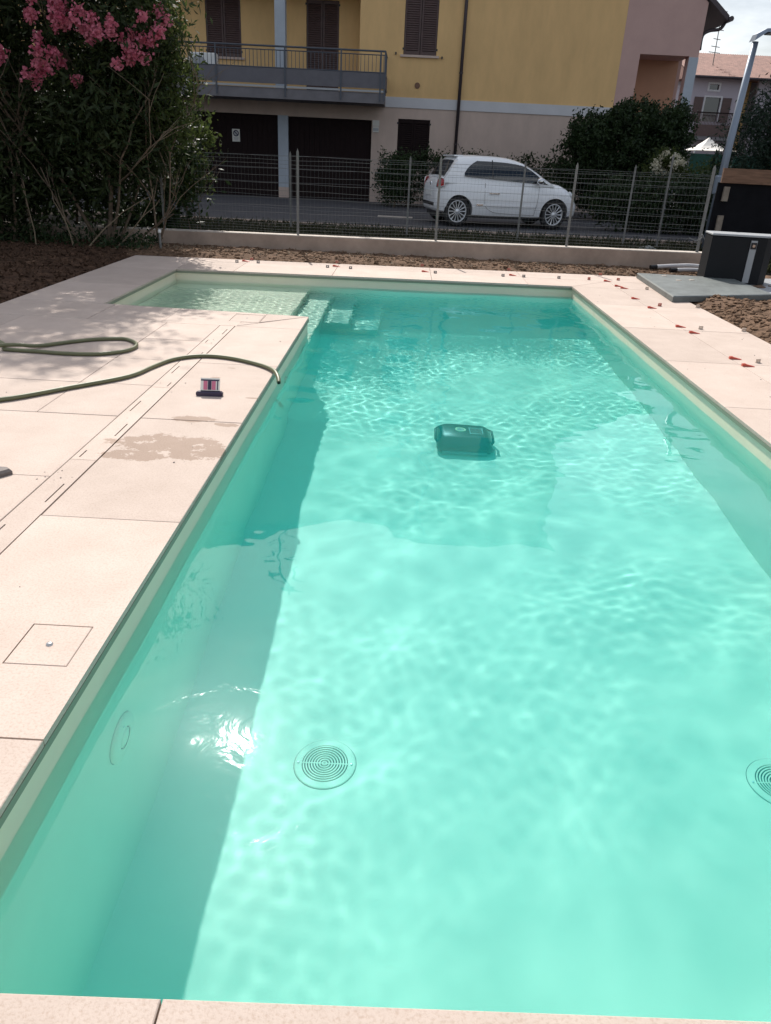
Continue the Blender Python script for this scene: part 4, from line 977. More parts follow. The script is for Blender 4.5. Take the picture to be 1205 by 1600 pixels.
# ================================================================ CAR
def make_car(label, loc, rz):
    t = thing('hatchback_car', label, 'car', loc, rz=rz); t.scale = (.945, 1, 1.03)
    HW = .80
    # stations: u, half width low, bottom z, shoulder z, half width at shoulder, top z (belt or bonnet)
    ST = [(.00, .52, .36, .60, .50, .74), (.04, .66, .30, .66, .64, .86), (.14, .74, .26, .76, .72, .96), (.34, .79, .24, .84, .76, 1.02), (.62, .81, .22, .88, .775, 1.03), (1.0, .81, .20, .88, .775, 1.02),
          (1.5, .81, .19, .87, .775, 1.0), (2.0, .81, .19, .86, .775, .985), (2.5, .81, .20, .85, .77, .965), (2.70, .805, .21, .86, .765, .985), (3.0, .79, .22, .83, .73, .95), (3.22, .755, .23, .77, .66, .865),
          (3.38, .69, .23, .67, .56, .755), (3.48, .61, .25, .58, .46, .65), (3.535, .50, .29, .53, .38, .60)]
    secs = []
    for u, wl, zb, zs_, ws, zt in ST:
        half = [(0, zb), (wl * .82, zb), (wl * .95, zb + .04), (wl, zb + .16), (wl * 1.005, (zb + zs_) / 2 + .04), (wl * .99, zs_ - .06), (ws, zs_ + .02), (ws * .93, zt - .03), (ws * .8, zt - .004), (ws * .4, zt + .012), (0, zt + .016)]
        ring = [(u, -y, z) for y, z in half] + [(u, y, z) for y, z in reversed(half[1:-1])]
        secs.append(ring)
    body = loft(secs)
    # wheel arches are cut out of the body
    me = obj('body', body, M['carpaint'], None)
    for uw in (.60, 2.90):
        for sy in (-1, 1):
            cut = MB().lathe([(0, sy * .55), (.345, sy * .55), (.345, sy * 1.0), (0, sy * 1.0)], (uw, 0, .31), axis='y', seg=40)
            bmc = obj('cutter', cut, M['black'])
            bm_ = bmesh.new(); bm_.from_mesh(bmc.data); bmesh.ops.remove_doubles(bm_, verts=bm_.verts, dist=1e-5); bmesh.ops.recalc_face_normals(bm_, faces=bm_.faces); bm_.to_mesh(bmc.data); bm_.free()
            md = me.modifiers.new('cut', 'BOOLEAN'); md.operation = 'DIFFERENCE'; md.object = bmc; md.solver = 'EXACT'
    bm_ = bmesh.new(); bm_.from_mesh(me.data); bmesh.ops.remove_doubles(bm_, verts=bm_.verts, dist=1e-5); bmesh.ops.recalc_face_normals(bm_, faces=bm_.faces); bm_.to_mesh(me.data); bm_.free()
    dg = bpy.context.evaluated_depsgraph_get(); dg.update()
    nm = bpy.data.meshes.new_from_object(me.evaluated_get(dg))
    cutters = [md.object for md in me.modifiers]; me.modifiers.clear(); me.data = nm; nm.name = 'car_body'
    for c_ in cutters: bpy.data.objects.remove(c_)
    nm.polygons.foreach_set('use_smooth', [True] * len(nm.polygons)); nm.set_sharp_from_angle(angle=R_(38))
    me.parent = t
    # greenhouse: side profile lofted across, leaning inwards
    prof_u = [(.17, 1.0), (.30, 1.14), (.44, 1.30), (.56, 1.425), (.64, 1.468), (.9, 1.492), (1.2, 1.498), (1.55, 1.49), (1.8, 1.462), (2.03, 1.405), (2.23, 1.32), (2.42, 1.205), (2.58, 1.09), (2.76, .97), (2.84, .92)]
    prof_u = [(p.x, p.z) for p in spline([(a, 0, b_) for a, b_ in prof_u], 3)]
    def hw_at(z): return .765 - .235 * max(0, (z - .98) / .52) ** 1.25
    prof_lo = [(u, .90) for u, z in prof_u]
    v = []; f = []; cols = [(-1, 0), (-1, .5), (-1, .91), (-.885, 1.), (-.5, 1.012), (0, 1.018), (.5, 1.012), (.885, 1.), (1, .91), (1, .5), (1, 0)]
    for (u, zt) in prof_u:
        for cx, tz in cols:
            zc = .90 + (zt - .90) * min(tz, 1.) + (.02 * (tz - 1) / .018 if tz > 1 else 0) * .9
            wv_ = hw_at(.90 + (zt - .90) * min(tz, 1.) * (.97 if abs(cx) == 1 else 1.)); v.append((u, cx * wv_, zc))
    mC = len(cols)
    for i in range(len(prof_u) - 1):
        for k in range(mC - 1): f.append((i * mC + k, i * mC + k + 1, (i + 1) * mC + k + 1, (i + 1) * mC + k))
    f.append(tuple(range(mC))); f.append(tuple(reversed(range((len(prof_u) - 1) * mC, len(prof_u) * mC))))
    local('cabin', MB().add(v, f), M['carpaint'], t, smooth=True, angle=45)
    def zprof(u):
        for (a, b), (c, d) in zip(prof_u, prof_u[1:]):
            if a <= u <= c: return b + (d - b) * (u - a) / (c - a)
        return prof_u[-1][1]
    # side windows (arch shaped), both sides, glass plus black frame
    def side_strip(us, lo, hi, off, nz_=6):
        out = []
        for sy in (-1, 1):
            vv = []; ff = []
            for u in us:
                a, b = lo(u), hi(u)
                for k in range(nz_ + 1):
                    z = a + (b - a) * k / nz_; vv.append((u, sy * (hw_at(z) + off), z))
            for i in range(len(us) - 1):
                for k in range(nz_): q = (i * (nz_ + 1) + k, (i + 1) * (nz_ + 1) + k, (i + 1) * (nz_ + 1) + k + 1, i * (nz_ + 1) + k + 1); ff.append(q if sy < 0 else tuple(reversed(q)))
            out.append(MB().add(vv, ff))
        return out
    us = [.72 + (2.69 - .72) * k / 40 for k in range(41)]
    def lo(u): return 1.055 - .055 * (u - .7)
    def hi(u): 
        c = min(1, max(0, (u - .70) / .55)); top = zprof(u) - .060 - .06 * max(0, (u - 2.3)); rear = 1.06 + .38 * math.sin(c * math.pi / 2) ** .62
        return max(lo(u) + .004, min(top, rear))
    for mb_ in side_strip(us, lo, hi, .006): local('side_window', mb_, M['glass'], t, smooth=True)
    for mb_ in side_strip([1.36, 1.385], lo, lambda u: hi(u) - .012, .0075): local('window_pillar', mb_, M['black'], t)
    for mb_ in side_strip([2.42, 2.445], lo, hi, .0085): local('window_pillar', mb_, M['black'], t)
    # windscreen and rear window
    def cross(us_, wf, name, off=.006):
        vv = []; ff = []; nk = 8
        for u in us_:
            z = zprof(u); w = hw_at(z) * wf
            for k in range(nk + 1):
                s_ = -1 + 2 * k / nk; vv.append((u + (off if u > 1.5 else -off), s_ * w, z + off * 1.4 + .016 * (1 - s_ * s_)))
        for i in range(len(us_) - 1):
            for k in range(nk): ff.append((i * (nk + 1) + k, i * (nk + 1) + k + 1, (i + 1) * (nk + 1) + k + 1, (i + 1) * (nk + 1) + k))
        local(name, MB().add(vv, ff), M['glass'], t, smooth=True)
    cross([2.08, 2.18, 2.28, 2.38, 2.48, 2.58, 2.67, 2.75], .86, 'windscreen'); cross([.20, .30, .37, .44, .50], .84, 'rear_window')
    local('rear_spoiler', MB().prism([(.50, -.48), (.72, -.50), (.72, .50), (.50, .48)], 1.462, 1.492, .01), M['carpaint'], t)
    cross([1.05, 1.3, 1.55, 1.8], .80, 'roof_panel')
    def bw(u, z):      # body half width near mid height
        for a, b in zip(ST, ST[1:]):
            if a[0] <= u <= b[0]:
                k = (u - a[0]) / (b[0] - a[0]); return (a[1] + (b[1] - a[1]) * k) * 1.004
        return .8
    for sy in (-1, 1):
        def sidebox(u0, u1, z0, z1, th, m, nm):
            y = bw((u0 + u1) / 2, 0); ya, yb = sorted((sy * (y - .012), sy * (y + th))); return local(nm, MB().box(u0, u1, ya, yb, z0, z1), m, t)
        sidebox(1.02, 2.42, .43, .475, .012, M['carpaint'], 'rub_strip'); sidebox(1.02, 1.18, .433, .472, .014, M['chrome'], 'rub_strip_badge')
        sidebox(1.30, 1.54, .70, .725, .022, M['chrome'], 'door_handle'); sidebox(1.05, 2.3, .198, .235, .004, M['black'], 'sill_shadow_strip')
        for seam in ([(1.20, .93), (1.205, .60), (1.24, .42), (1.36, .33), (1.55, .29), (2.40, .27)], [(2.47, .91), (2.46, .6), (2.40, .27)], [(1.20, .86), (1.2, .93)]):
            pts = [(u, sy * (bw(u, z) * (1.0 if z < .75 else (1 - (z - .75) * .19)) + .0015), z) for u, z in seam]
            local('door_seam', MB().tube(spline(pts, 4), .0042, 5), M['greyw'], t)
        # mirror
        local('mirror_housing', MB().lathe([(0, -.10), (.05, -.085), (.075, -.04), (.080, 0), (.074, .035), (0, .036)], (2.46, sy * .885, 1.02), axis='x', seg=16), M['chrome'], t, smooth=True)
        local('mirror_foot', MB().tube([(2.46, sy * .745, .965), (2.47, sy * .86, .975)], .03, 8), M['black'], t)
        # lamps
        tl_ = [(.035, sy * .560, .80), (.075, sy * .668, .80), (.19, sy * .728, .83), (.22, sy * .715, .98), (.14, sy * .64, 1.0), (.06, sy * .55, .965)]
        off = Vector((-.018, sy * .028, 0)); A = [Vector(p) for p in tl_]; Bq = [p + off for p in A]; nn_ = len(A)
        bmb = MB().add(A + Bq, [tuple(range(nn_)), tuple(range(nn_, 2 * nn_))] + [(i, (i + 1) % nn_, (i + 1) % nn_ + nn_, i + nn_) for i in range(nn_)])
        local('tail_light', bmb, M['redlight'], t)
        local('tail_light_frame', MB().tube([p + off * 1.02 for p in (A + [A[0]])], .013, 6), M['chrome'], t, smooth=True)
        local('headlight', MB().lathe([(0, .035), (.06, .028), (.092, .008), (.096, -.03)], (0, 0, 0), axis='x', seg=24).xf(Matrix.Translation((3.345, sy * .585, .735)) @ Matrix.Rotation(sy * R_(38), 4, 'Z') @ Matrix.Rotation(R_(-28), 4, 'Y')), M['lens'], t, smooth=True)
        local('fog_lamp', MB().lathe([(0, .02), (.055, .015), (.06, -.04)], (0, 0, 0), axis='x', seg=20).xf(Matrix.Translation((3.46, sy * .50, .45)) @ Matrix.Rotation(sy * R_(35), 4, 'Z')), M['lens'], t, smooth=True)
    local('rear_bumper_insert', MB().box(-.012, .03, -.48, .48, .385, .46), M['black'], t)
    local('licence_plate', MB().box(-.014, .0, -.26, .26, .60, .71), M['white'], t)
    local('rear_badge', MB().lathe([(0, -.012), (.045, -.010), (.05, .02)], (.03, 0, .86), axis='x', seg=20), M['chrome'], t)
    local('front_grille', MB().box(3.50, 3.545, -.36, .36, .33, .42), M['black'], t)
    local('antenna', MB().tube([(.86, 0, 1.50), (.72, 0, 1.74)], .007, 6), M['black'], t)
    # dark inner floor that closes the arches
    local('underbody', MB().box(.15, 3.35, -.56, .56, .17, .60), M['black'], t)
    for ch in t.children:
        if ch.type != 'MESH': continue
        for q in ch.data.vertices:
            if q.co.z > .32: q.co.z = .32 + (q.co.z - .32) * .875
            if q.co.x < .6: q.co.x = .6 - (.6 - q.co.x) * .80
    # wheels
    for uw in (.60, 2.90):
        for sy in (-1, 1):
            s_ = sy
            def ax(p): return p
            wh = local('wheel', MB().lathe([(.205, s_ * .015), (.21, s_ * .085), (.235, s_ * .095), (.272, s_ * .09), (.292, s_ * .065), (.296, 0), (.292, s_ * -.08), (.2, s_ * -.1)], (uw, sy * .69, .296), axis='y', seg=36), M['rubber'], t, smooth=True)
            rm = MB().lathe([(.206, s_ * .07), (.214, s_ * .088), (.202, s_ * .092), (.192, s_ * .08), (.19, s_ * .03)], (uw, sy * .69, .296), axis='y', seg=36)
            obj('rim', rm, M['rim'], wh, smooth=True)
            obj('brake_disc', MB().lathe([(0, s_ * .02), (.19, s_ * .02)], (uw, sy * .69, .296), axis='y', seg=24), M['black'], wh)
            sp0 = None
            for k in range(14):
                a = 2 * math.pi * k / 14; ca, sa = math.cos(a), math.sin(a)
                p0 = Vector((uw + .05 * ca, sy * (.69 + .078), .296 + .05 * sa)); p1 = Vector((uw + .196 * ca, sy * (.69 + .072), .296 + .196 * sa))
                obj('spoke', MB().tube([p0, p0.lerp(p1, .6), p1], [.009, .010, .017], 5), M['rim'], wh)
            obj('hub_cap', MB().lathe([(0, s_ * .092), (.04, s_ * .09), (.055, s_ * .075)], (uw, sy * .69, .296), axis='y', seg=18), M['rim'], wh, smooth=True)
    return t
CAR_RZ = math.atan2(.46, 2.17)
make_car('small white three-door hatchback with multi-spoke alloy wheels parked behind the fence', (1.068 - .567 * math.cos(CAR_RZ) - .69 * math.sin(CAR_RZ) * 1., 17.20 - .567 * math.sin(CAR_RZ) + .69 * math.cos(CAR_RZ), PZ), CAR_RZ)

# ================================================================ VEGETATION
def branch(mb, p, d, L, r, depth, tips, spread=.5, upb=.25, kids=(2, 3)):
    p = Vector(p); d = Vector(d).normalized(); pts = [p]; rad = [r]; nseg = 4
    for i in range(nseg):
        d = (d + Vector((random.gauss(0, .12), random.gauss(0, .12), random.gauss(0, .08) + .03))).normalized(); p = p + d * (L / nseg); pts.append(p.copy()); rad.append(r * (1 - .5 * (i + 1) / nseg))
    mb.tube(pts, rad, 5 if depth < 2 else 4, False)
    if depth <= 0: tips.append(p); return
    for _ in range(random.randint(*kids)):
        nd = (d + Vector((random.gauss(0, spread), random.gauss(0, spread), random.gauss(upb, .25)))).normalized()
        i = random.randint(2, nseg); branch(mb, pts[i], nd, L * random.uniform(.6, .85), r * .55, depth - 1, tips, spread, upb, kids)

def crown_points(n, ell, nclump, spread, cut=None):
    """points in clumps spread through several ellipsoids (cx,cy,cz,rx,ry,rz,weight)"""
    w = np.array([e_[6] for e_ in ell], float); w /= w.sum(); cs = []
    while len(cs) < nclump:
        e_ = ell[rng.choice(len(ell), p=w)]; q = rng.normal(size=3); q /= np.linalg.norm(q); q *= rng.uniform(.25, 1) ** .45
        c_ = np.array(e_[:3]) + q * np.array(e_[3:6])
        if c_[2] < .15 or (cut and cut(c_)): continue
        cs.append(c_)
    cs = np.array(cs); i = rng.integers(0, nclump, n); sp = spread * rng.uniform(.55, 1.35, nclump)[i][:, None]
    p = cs[i] + rng.normal(size=(n, 3)) * sp; p[:, 2] = np.maximum(p[:, 2], .03); return p, cs

def oleander(label, base, ell, nleaf, nclump, stems, flowers=(), fgroup=True, m='ole', size=.125, group='oleander trees in the left bed'):
    t = thing('oleander_tree', label, 'tree', base, group)
    tips = []
    for k, (dx, dy, lean, L, r) in enumerate(stems):
        b = MB(); branch(b, (base[0] + dx, base[1] + dy, -.02), lean, L, r, 3, tips)
        obj('stem', b, M['bark'], t, smooth=True)
    p, cs = crown_points(nleaf, ell, nclump, .17)
    leaf_mesh('crown', p, size, M[m], t, width=.26, props={'kind': 'stuff'})
    for (fx_, fy, fz, fr) in flowers:
        nq = int(720 * (fr / .2) ** 2); q = rng.normal(size=(nq, 3)); sub = rng.normal(size=(max(3, int(9 * fr / .2)), 3)) * fr * .66; q = q * .034 + sub[rng.integers(0, len(sub), nq)]
        leaf_mesh('blossom', q + np.array([fx_, fy, fz]), .046, M['flower'], t, width=.9)
    return t
E1 = [(-3.95, 11.3, 2.6, .95, .8, .9, 1.2), (-4.0, 11.2, 1.6, .68, .8, .75, 1.0), (-4.4, 11.4, 4.0, 1.35, 1.0, 1.3, 1.3), (-4.1, 11.4, 5.3, 1.2, .9, .9, .8), (-4.5, 11.5, 1.2, .9, .6, .9, .8)]
oleander('large pink flowering oleander at the right end of the left bed by the pool', (-4.25, 11.25, 0), E1, 34000, 330,
         [(0, 0, (.12, -.02, 1), 1.5, .04), (.05, -.05, (.45, .0, .9), 1.3, .026), (-.12, .05, (-.4, -.1, 1), 1.4, .03), (.1, .1, (.3, .3, 1), 1.3, .025), (-.3, -.25, (-.15, -.15, 1), 1.1, .016), (.3, -.1, (.8, -.1, .55), .9, .018)],
         [(-4.36, 10.45, 2.82, .20), (-4.20, 10.5, 2.62, .15), (-4.42, 10.48, 2.22, .17), (-4.58, 10.5, 2.10, .10), (-3.72, 10.45, 2.50, .17), (-3.55, 10.5, 2.36, .14), (-3.92, 10.5, 2.55, .13), (-3.24, 10.6, 2.60, .10), (-3.30, 10.6, 2.42, .13), (-3.12, 10.8, 2.80, .08), (-4.3, 10.6, 3.4, .2), (-3.6, 10.7, 3.3, .2)])
E2 = [(-5.9, 11.2, 2.4, 1.0, .9, 1.2, 1.2), (-6.0, 11.3, 3.9, 1.3, 1.0, 1.4, 1.2), (-5.6, 11.2, 1.1, 1.0, .7, .9, 1.0), (-5.9, 11.4, 5.2, 1.1, .9, .8, .7)]
oleander('tall pink flowering oleander at the left frame edge behind the bed', (-5.8, 11.2, 0), E2, 30000, 300,
         [(0, 0, (.1, -.05, 1), 1.5, .04), (.3, -.2, (.35, -.1, 1), 1.3, .026), (-.2, .05, (-.3, -.1, 1), 1.4, .03), (.55, -.2, (.05, -.12, 1), 1.2, .015)],
         [(-5.48, 10.3, 1.98, .16), (-5.42, 10.35, 2.45, .12), (-5.05, 10.4, 2.66, .12), (-4.98, 10.4, 2.20, .08), (-5.3, 10.3, 2.85, .12), (-5.35, 10.3, 1.72, .09)])
E3 = [(-7.7, 10.6, 2.2, 1.0, .9, 1.6, 1.), (-7.6, 10.8, 4., 1.2, 1.0, 1.4, 1.), (-7.2, 10.4, .9, 1.0, .8, .8, 1.), (-7.0, 11.6, 1.4, 1.6, .5, 1.4, 1.)]
oleander('dark oleander mostly outside the left frame edge', (-7.5, 10.6, 0), E3, 22000, 240, [(0, 0, (.1, -.05, 1), 1.5, .04), (-.2, .05, (-.3, -.1, 1), 1.4, .03)], [])
# deep undergrowth that closes the hedge line behind them
E4 = [(-4.4, 12.6, .8, 1.2, .5, .9, 1.), (-6.2, 12.5, 1.2, 1.4, .5, 1.3, 1.2), (-4.9, 12.6, 1.9, 1.2, .5, .9, .9), (-4.0, 12.4, 2.3, .6, .5, .8, .6), (-8.2, 12.4, 1.2, 1.4, .5, 1.3, 1.)]
ug = thing('dense_hedge', 'dense dark hedge filling the gap behind the oleander stems', 'hedge', (-5.5, 12.5, 0))
p, cs = crown_points(26000, E4, 260, .2); leaf_mesh('foliage', p, .11, M['laurel'], ug, width=.4)
tp = []
for x in (-4.2, -5.2, -6.2, -7.2, -8.2): b = MB(); branch(b, (x, 12.5, -.02), (random.gauss(0, .2), 0, 1), 1.0, .025, 2, tp); obj('stem', b, M['bark'], ug)
E5 = [(-3.45, 12.9, .95, .36, .3, .40, 1.), (-3.35, 12.9, 1.45, .30, .25, .30, .7)]
sh = thing('slim_shrub', 'slim light green shrub between fence end and garage pillar', 'shrub', (-3.45, 12.9, 0))
p, cs = crown_points(1700, E5, 34, .09); leaf_mesh('foliage', p, .075, M['ole2'], sh, width=.5)
for dx in (-.08, .05, .12): b = MB(); branch(b, (-3.42 + dx, 12.9, -.02), (random.gauss(0, .12), 0, 1), .55, .012, 2, tp); obj('stem', b, M['bark'], sh)
# backlit rim of the first oleander, its sunlight put into a lighter leaf colour
E6 = [(-3.12, 11.2, 1.95, .24, .3, .55, 1.), (-3.25, 11.1, 2.75, .28, .3, .4, 1.), (-3.16, 11.2, 1.55, .16, .25, .2, .4)]
sp6 = thing('sunlit_rim_shoots', 'leafy shoots at the right edge of the oleander with sunlight in their leaf colour', 'shrub', (-3.3, 11.3, 0))
p, cs = crown_points(2400, E6, 60, .10); leaf_mesh('foliage', p, .085, M['ole2'], sp6, width=.34)
for dx, ln in ((-.05, .22), (0, .05)): b = MB(); branch(b, (-3.5 + dx, 11.3, -.02), (ln, 0, 1), 1.3, .018, 2, tp); obj('stem', b, M['bark'], sp6)
# bare stems and sticks inside the bed
for k, (x, y, d, L, r) in enumerate(((-4.55, 10.75, (-.15, 0, 1), .62, .012), (-5.0, 10.6, (-.12, .05, 1), .8, .009), (-4.3, 10.6, (.55, .05, .4), .7, .011), (-4.0, 10.85, (.8, 0, .45), .6, .012), (-4.65, 10.6, (.7, -.1, -.01), .6, .008))):
    b = MB(); tp = []; branch(b, (x, y, 0.02), d, L, r, 1, tp, .4, .1, (1, 2))
    tag(obj('dead_stick', b, M['twig']), ('pale bare stick standing in front of the oleander', 'thin bare stick leaning left in the bed', 'bare forked stick leaning right low in the bed', 'bare stick rising right near the fence end', 'pale twig lying on the bed edge')[k], 'stick', 'bare sticks in the left bed')
# low groundcover at the tree foot
p = np.stack([rng.uniform(-6.5, -3.5, 2600), rng.uniform(10.6, 11.5, 2600), np.abs(rng.normal(0, .11, 2600))], 1); o = leaf_mesh('undergrowth', p, .06, M['laurel'], width=.45); o['kind'] = 'stuff'

def hedge(name, label, cat, base, ell, nleaf, nclump, spread, size, m, inner=None, stems=(), cut=None, width=.45):
    t = thing(name, label, cat, base); p, cs = crown_points(nleaf, ell, nclump, spread, cut); leaf_mesh('foliage', p, size, M[m], t, width=width, props={'kind': 'stuff'})
    tp = []
    for x, y, h in stems:
        b = MB(); branch(b, (x, y, -.02), (random.gauss(0, .1), random.gauss(0, .1), 1), h, .03, 2, tp); obj('stem', b, M['bark'], t)
    return t
hedge('clipped_hedge', 'low dark clipped hedge along the house wall behind the white car', 'hedge', (2.0, 23.4, 0), [(x, 23.4, .80, .55, .35, .78, 1.) for x in np.arange(-.4, 4.6, .45)], 20000, 420, .10, .085, 'laurel', stems=[(x, 23.4, .6) for x in (0, 1, 2, 3, 4)], cut=lambda c: c[2] > 1.46)
hedge('rounded_shrub', 'small dark clipped shrub beside the right garage door', 'shrub', (-.35, 22.8, 0), [(-.32, 22.8, .75, .5, .35, .62, 1.), (-.55, 22.8, 1.0, .3, .3, .3, .5)], 4200, 90, .09, .08, 'laurel', stems=[(-.35, 22.8, .5)], cut=lambda c: c[2] > 1.36)
hedge('large_laurel', 'large rounded dark laurel bush right of the white car', 'bush', (5.5, 21.6, 0), [(4.55, 21.6, 1.55, .75, .7, .85, .8), (5.5, 21.6, 1.9, 1.0, .9, 1.0, 1.2), (6.55, 21.7, 1.75, .65, .8, .9, .9), (5.3, 21.6, .8, 1.5, .8, .9, 1.2), (5.4, 21.6, 1.4, 1.35, .8, 1.1, 2.), (5.9, 21.6, 2.2, 1.0, .8, .8, 1.), (4.6, 21.6, 2.0, .55, .7, .6, .6), (6.7, 21.6, 2.25, .5, .7, .6, .6)], 66000, 1450, .075, .09, 'laurel', stems=[(5.0, 21.6, 1.), (5.8, 21.7, 1.), (6.3, 21.7, 1.)], cut=lambda c: c[2] > 2.98 - .05 * abs(c[0] - 5.9))
hedge('low_dark_hedge', 'low dark hedge along the court edge below the large laurel', 'hedge', (5.8, 17.8, 0), [(x, 18.2, .5, .6, .4, .75, 1.) for x in np.arange(4.75, 8, .5)], 14000, 240, .12, .10, 'laurel', stems=[(5, 18.2, .5), (6, 18.2, .5), (7, 18.2, .5)], cut=lambda c: c[2] > 1.2)
hedge('flowering_shrub', 'shrub with cream blossom heads right of the large laurel', 'shrub', (6.05, 19.4, 0), [(6.05, 19.4, 1.25, .45, .4, .45, 1.)], 2600, 50, .10, .08, 'ole2', stems=[(6.05, 19.4, .7)])
q, _ = crown_points(900, [(5.95, 19.15, 1.45, .40, .3, .32, 1.)], 26, .05); o = leaf_mesh('blossom', q, .055, M['wflower'], bpy.data.objects['flowering_shrub'], width=.7)
hedge('green_shrub', 'green leafy shrub below the white tent roof', 'shrub', (6.9, 19.6, 0), [(6.9, 19.6, 1.05, .5, .4, .45, 1.), (7.4, 19.8, 1.1, .4, .4, .5, .8)], 4200, 80, .1, .08, 'ole2', stems=[(6.9, 19.6, .6)])
hedge('dark_conifer', 'dark blue green conifer behind the plank fence at the right edge', 'tree', (6.9, 16.2, 0), [(6.55, 16.2, 1.6, .6, .6, 1.0, 1.), (6.95, 16.2, 2.2, .55, .6, .75, 1.), (7.4, 16.2, 2.0, .7, .6, 1.0, 1.), (6.6, 16.2, .8, .9, .6, .8, .8)], 16000, 260, .13, .085, 'conifer', stems=[(6.9, 16.2, 1.2)], width=.28)
hedge('sunlit_shrub', 'light green shrub at the right frame edge beside the dark conifer', 'shrub', (8.4, 17.6, 0), [(8.5, 17.6, 1.9, .8, .6, 1.3, 1.)], 5000, 90, .13, .10, 'ole2', stems=[(8.4, 17.6, 1.)])
hedge('distant_tree', 'leafy green tree far behind beside the lilac house', 'tree', (27.5, 57, 0), [(27, 57, 3.2, 2.2, 1.5, 2.6, 1.), (28, 57, 5.0, 1.5, 1.5, 1.7, 1.)], 6000, 120, .35, .28, 'ole2', stems=[(27.5, 57, 2.5)])

# ================================================================ RIGHT-HAND BOUNDARY
pf = thing('plank_fence', 'dark membrane fence topped by a weathered reddish plank at the right edge', 'fence', (7, 13.5, 0))
obj('membrane', MB().box(5.10, 10, 13.55, 13.58, -.03, 1.20), M['tarp'], pf)
obj('plank', MB().box(5.12, 10, 13.48, 13.53, 1.195, 1.415), M['plank'], pf)
obj('batten', MB().box(5.20, 5.29, 13.50, 13.548, .92, 1.14), M['batten'], pf)
obj('batten', MB().box(5.20, 5.29, 13.50, 13.548, .40, .70), M['batten'], pf)
fpost(6.02, 13.62, -.03, 1.62, pf, .02); fpost(7.6, 13.62, -.03, 1.62, pf, .02)
lp_ = thing('street_lamp', 'slim blue grey street lamp with a flat head behind the plank fence', 'street lamp', (5.43, 14.5, -.03))
obj('pole', MB().tube([(5.47, 14.5, -.03), (5.50, 14.5, 1.7), (5.56, 14.5, 3.30)], [.075, .062, .05], 14), M['lampm'], lp_, smooth=True)
obj('base_collar', MB().lathe([(.085, .0), (.09, .02), (.09, .28), (.076, .30)], (5.472, 14.5, 1.0), seg=14), M['lampm'], lp_)
hd = loft([[(5.50, 14.38, 3.30), (5.50, 14.62, 3.30), (5.53, 14.60, 3.40), (5.53, 14.40, 3.40)], [(5.66, 14.34, 3.42), (5.66, 14.66, 3.42), (5.66, 14.62, 3.475), (5.66, 14.38, 3.475)], [(6.20, 14.34, 3.46), (6.20, 14.66, 3.46), (6.20, 14.62, 3.51), (6.20, 14.38, 3.51)]])
h_ = obj('lamp_head', hd, M['lampm'], lp_); obj('lens', MB().prism([(5.72, 14.38), (6.15, 14.38), (6.15, 14.62), (5.72, 14.62)], 3.412, 3.418), M['white'], h_)
# tent and shade net
tn = thing('garden_tent', 'white peaked tent roof beyond the shrubs', 'tent', (10.7, 30, 0))
A = (10.70, 30.2, 2.47); c4 = [(9.95, 29.3, 2.02), (11.45, 29.3, 2.04), (11.45, 31.1, 2.04), (9.95, 31.1, 2.02)]
def sagged(p, q, n=5): return [tuple(Vector(p).lerp(Vector(q), k / n) + Vector((0, 0, -.11 * math.sin(math.pi * k / n)))) for k in range(n + 1)]
ribs = [sagged(A, c) for c in c4]; tm = MB(); vv = [p for r in ribs for p in r]; ff = []
for k in range(4):
    j = (k + 1) % 4
    for i in range(5): ff.append((k * 6 + i, k * 6 + i + 1, j * 6 + i + 1, j * 6 + i))
tm.add(vv, ff)
o = obj('canopy', tm, M['tent'], tn)
for c in c4: obj('leg', MB().tube([(c[0], c[1], 0), c], .025, 6), M['white'], tn)
nt_ = thing('shade_net', 'green shade net fence below the white tent roof', 'net', (10, 27.5, 0))
obj('net', MB().box(9.2, 13.5, 27.5, 27.52, .0, 1.88), M['net'], nt_)
for x in (9.2, 10.6, 12., 13.5): obj('post', MB().box(x - .03, x + .03, 27.44, 27.499, 0, 1.95), M['galv'], nt_)

# ================================================================ FAR HOUSE
FY = 60.
fh = thing('lilac_house', 'lilac grey house with a tiled roof and dark balcony far behind', 'house', (23, FY, 0))
dr = (20.42, 21.50, 4.55, 6.05); wn = (20.55, 21.20, 6.52, 6.84)
obj('wall', MB().holed(19.35, 22.75, 0, 7.25, -.3, 0, [dr, wn], vert(FY)), M['farwall'], fh)
obj('wall', MB().holed(23.9, 34, 0, 7.25, -.3, 0, [(26.0, 27.2, 4.7, 6.2), (29.5, 30.7, 4.7, 6.2)], vert(FY)), M['farwall'], fh)
obj('recess_wall', MB().box(22.75, 23.9, FY + 1.4, FY + 1.6, 0, 7.25), M['yellow'], fh)
obj('recess_side', MB().box(22.45, 22.748, FY + .301, FY + 1.399, 0, 7.25), M['yellow'], fh)
obj('core_wall', MB().box(19.35, 34, FY + 1.7, FY + 9, 0, 7.25), M['farwall'], fh)
fw = obj('window', MB().box(*wn[:2], FY + .12, FY + .16, *wn[2:]), M['glass'], fh); obj('frame', MB().holed(wn[0] - .12, wn[1] + .12, wn[2] - .12, wn[3] + .12, 0, .05, [wn], vert(FY)), M['band'], fw)
fd = obj('balcony_door', MB().box(*dr[:2], FY + .12, FY + .16, *dr[2:]), M['glass'], fh); obj('frame', MB().holed(dr[0] - .1, dr[1] + .1, dr[2], dr[3] + .1, 0, .05, [(dr[0], dr[1], dr[2] - 1, dr[3])], vert(FY)), M['band'], fd)
for x0 in (dr[0] - .75, dr[1] + .14): obj('shutter', MB().box(x0, x0 + .6, FY - .08, FY - .03, dr[2], dr[3]), M['shutter'], fh)
for x0 in (26.0, 29.5): obj('window', MB().box(x0, x0 + 1.2, FY + .12, FY + .16, 4.7, 6.2), M['glass'], fh)
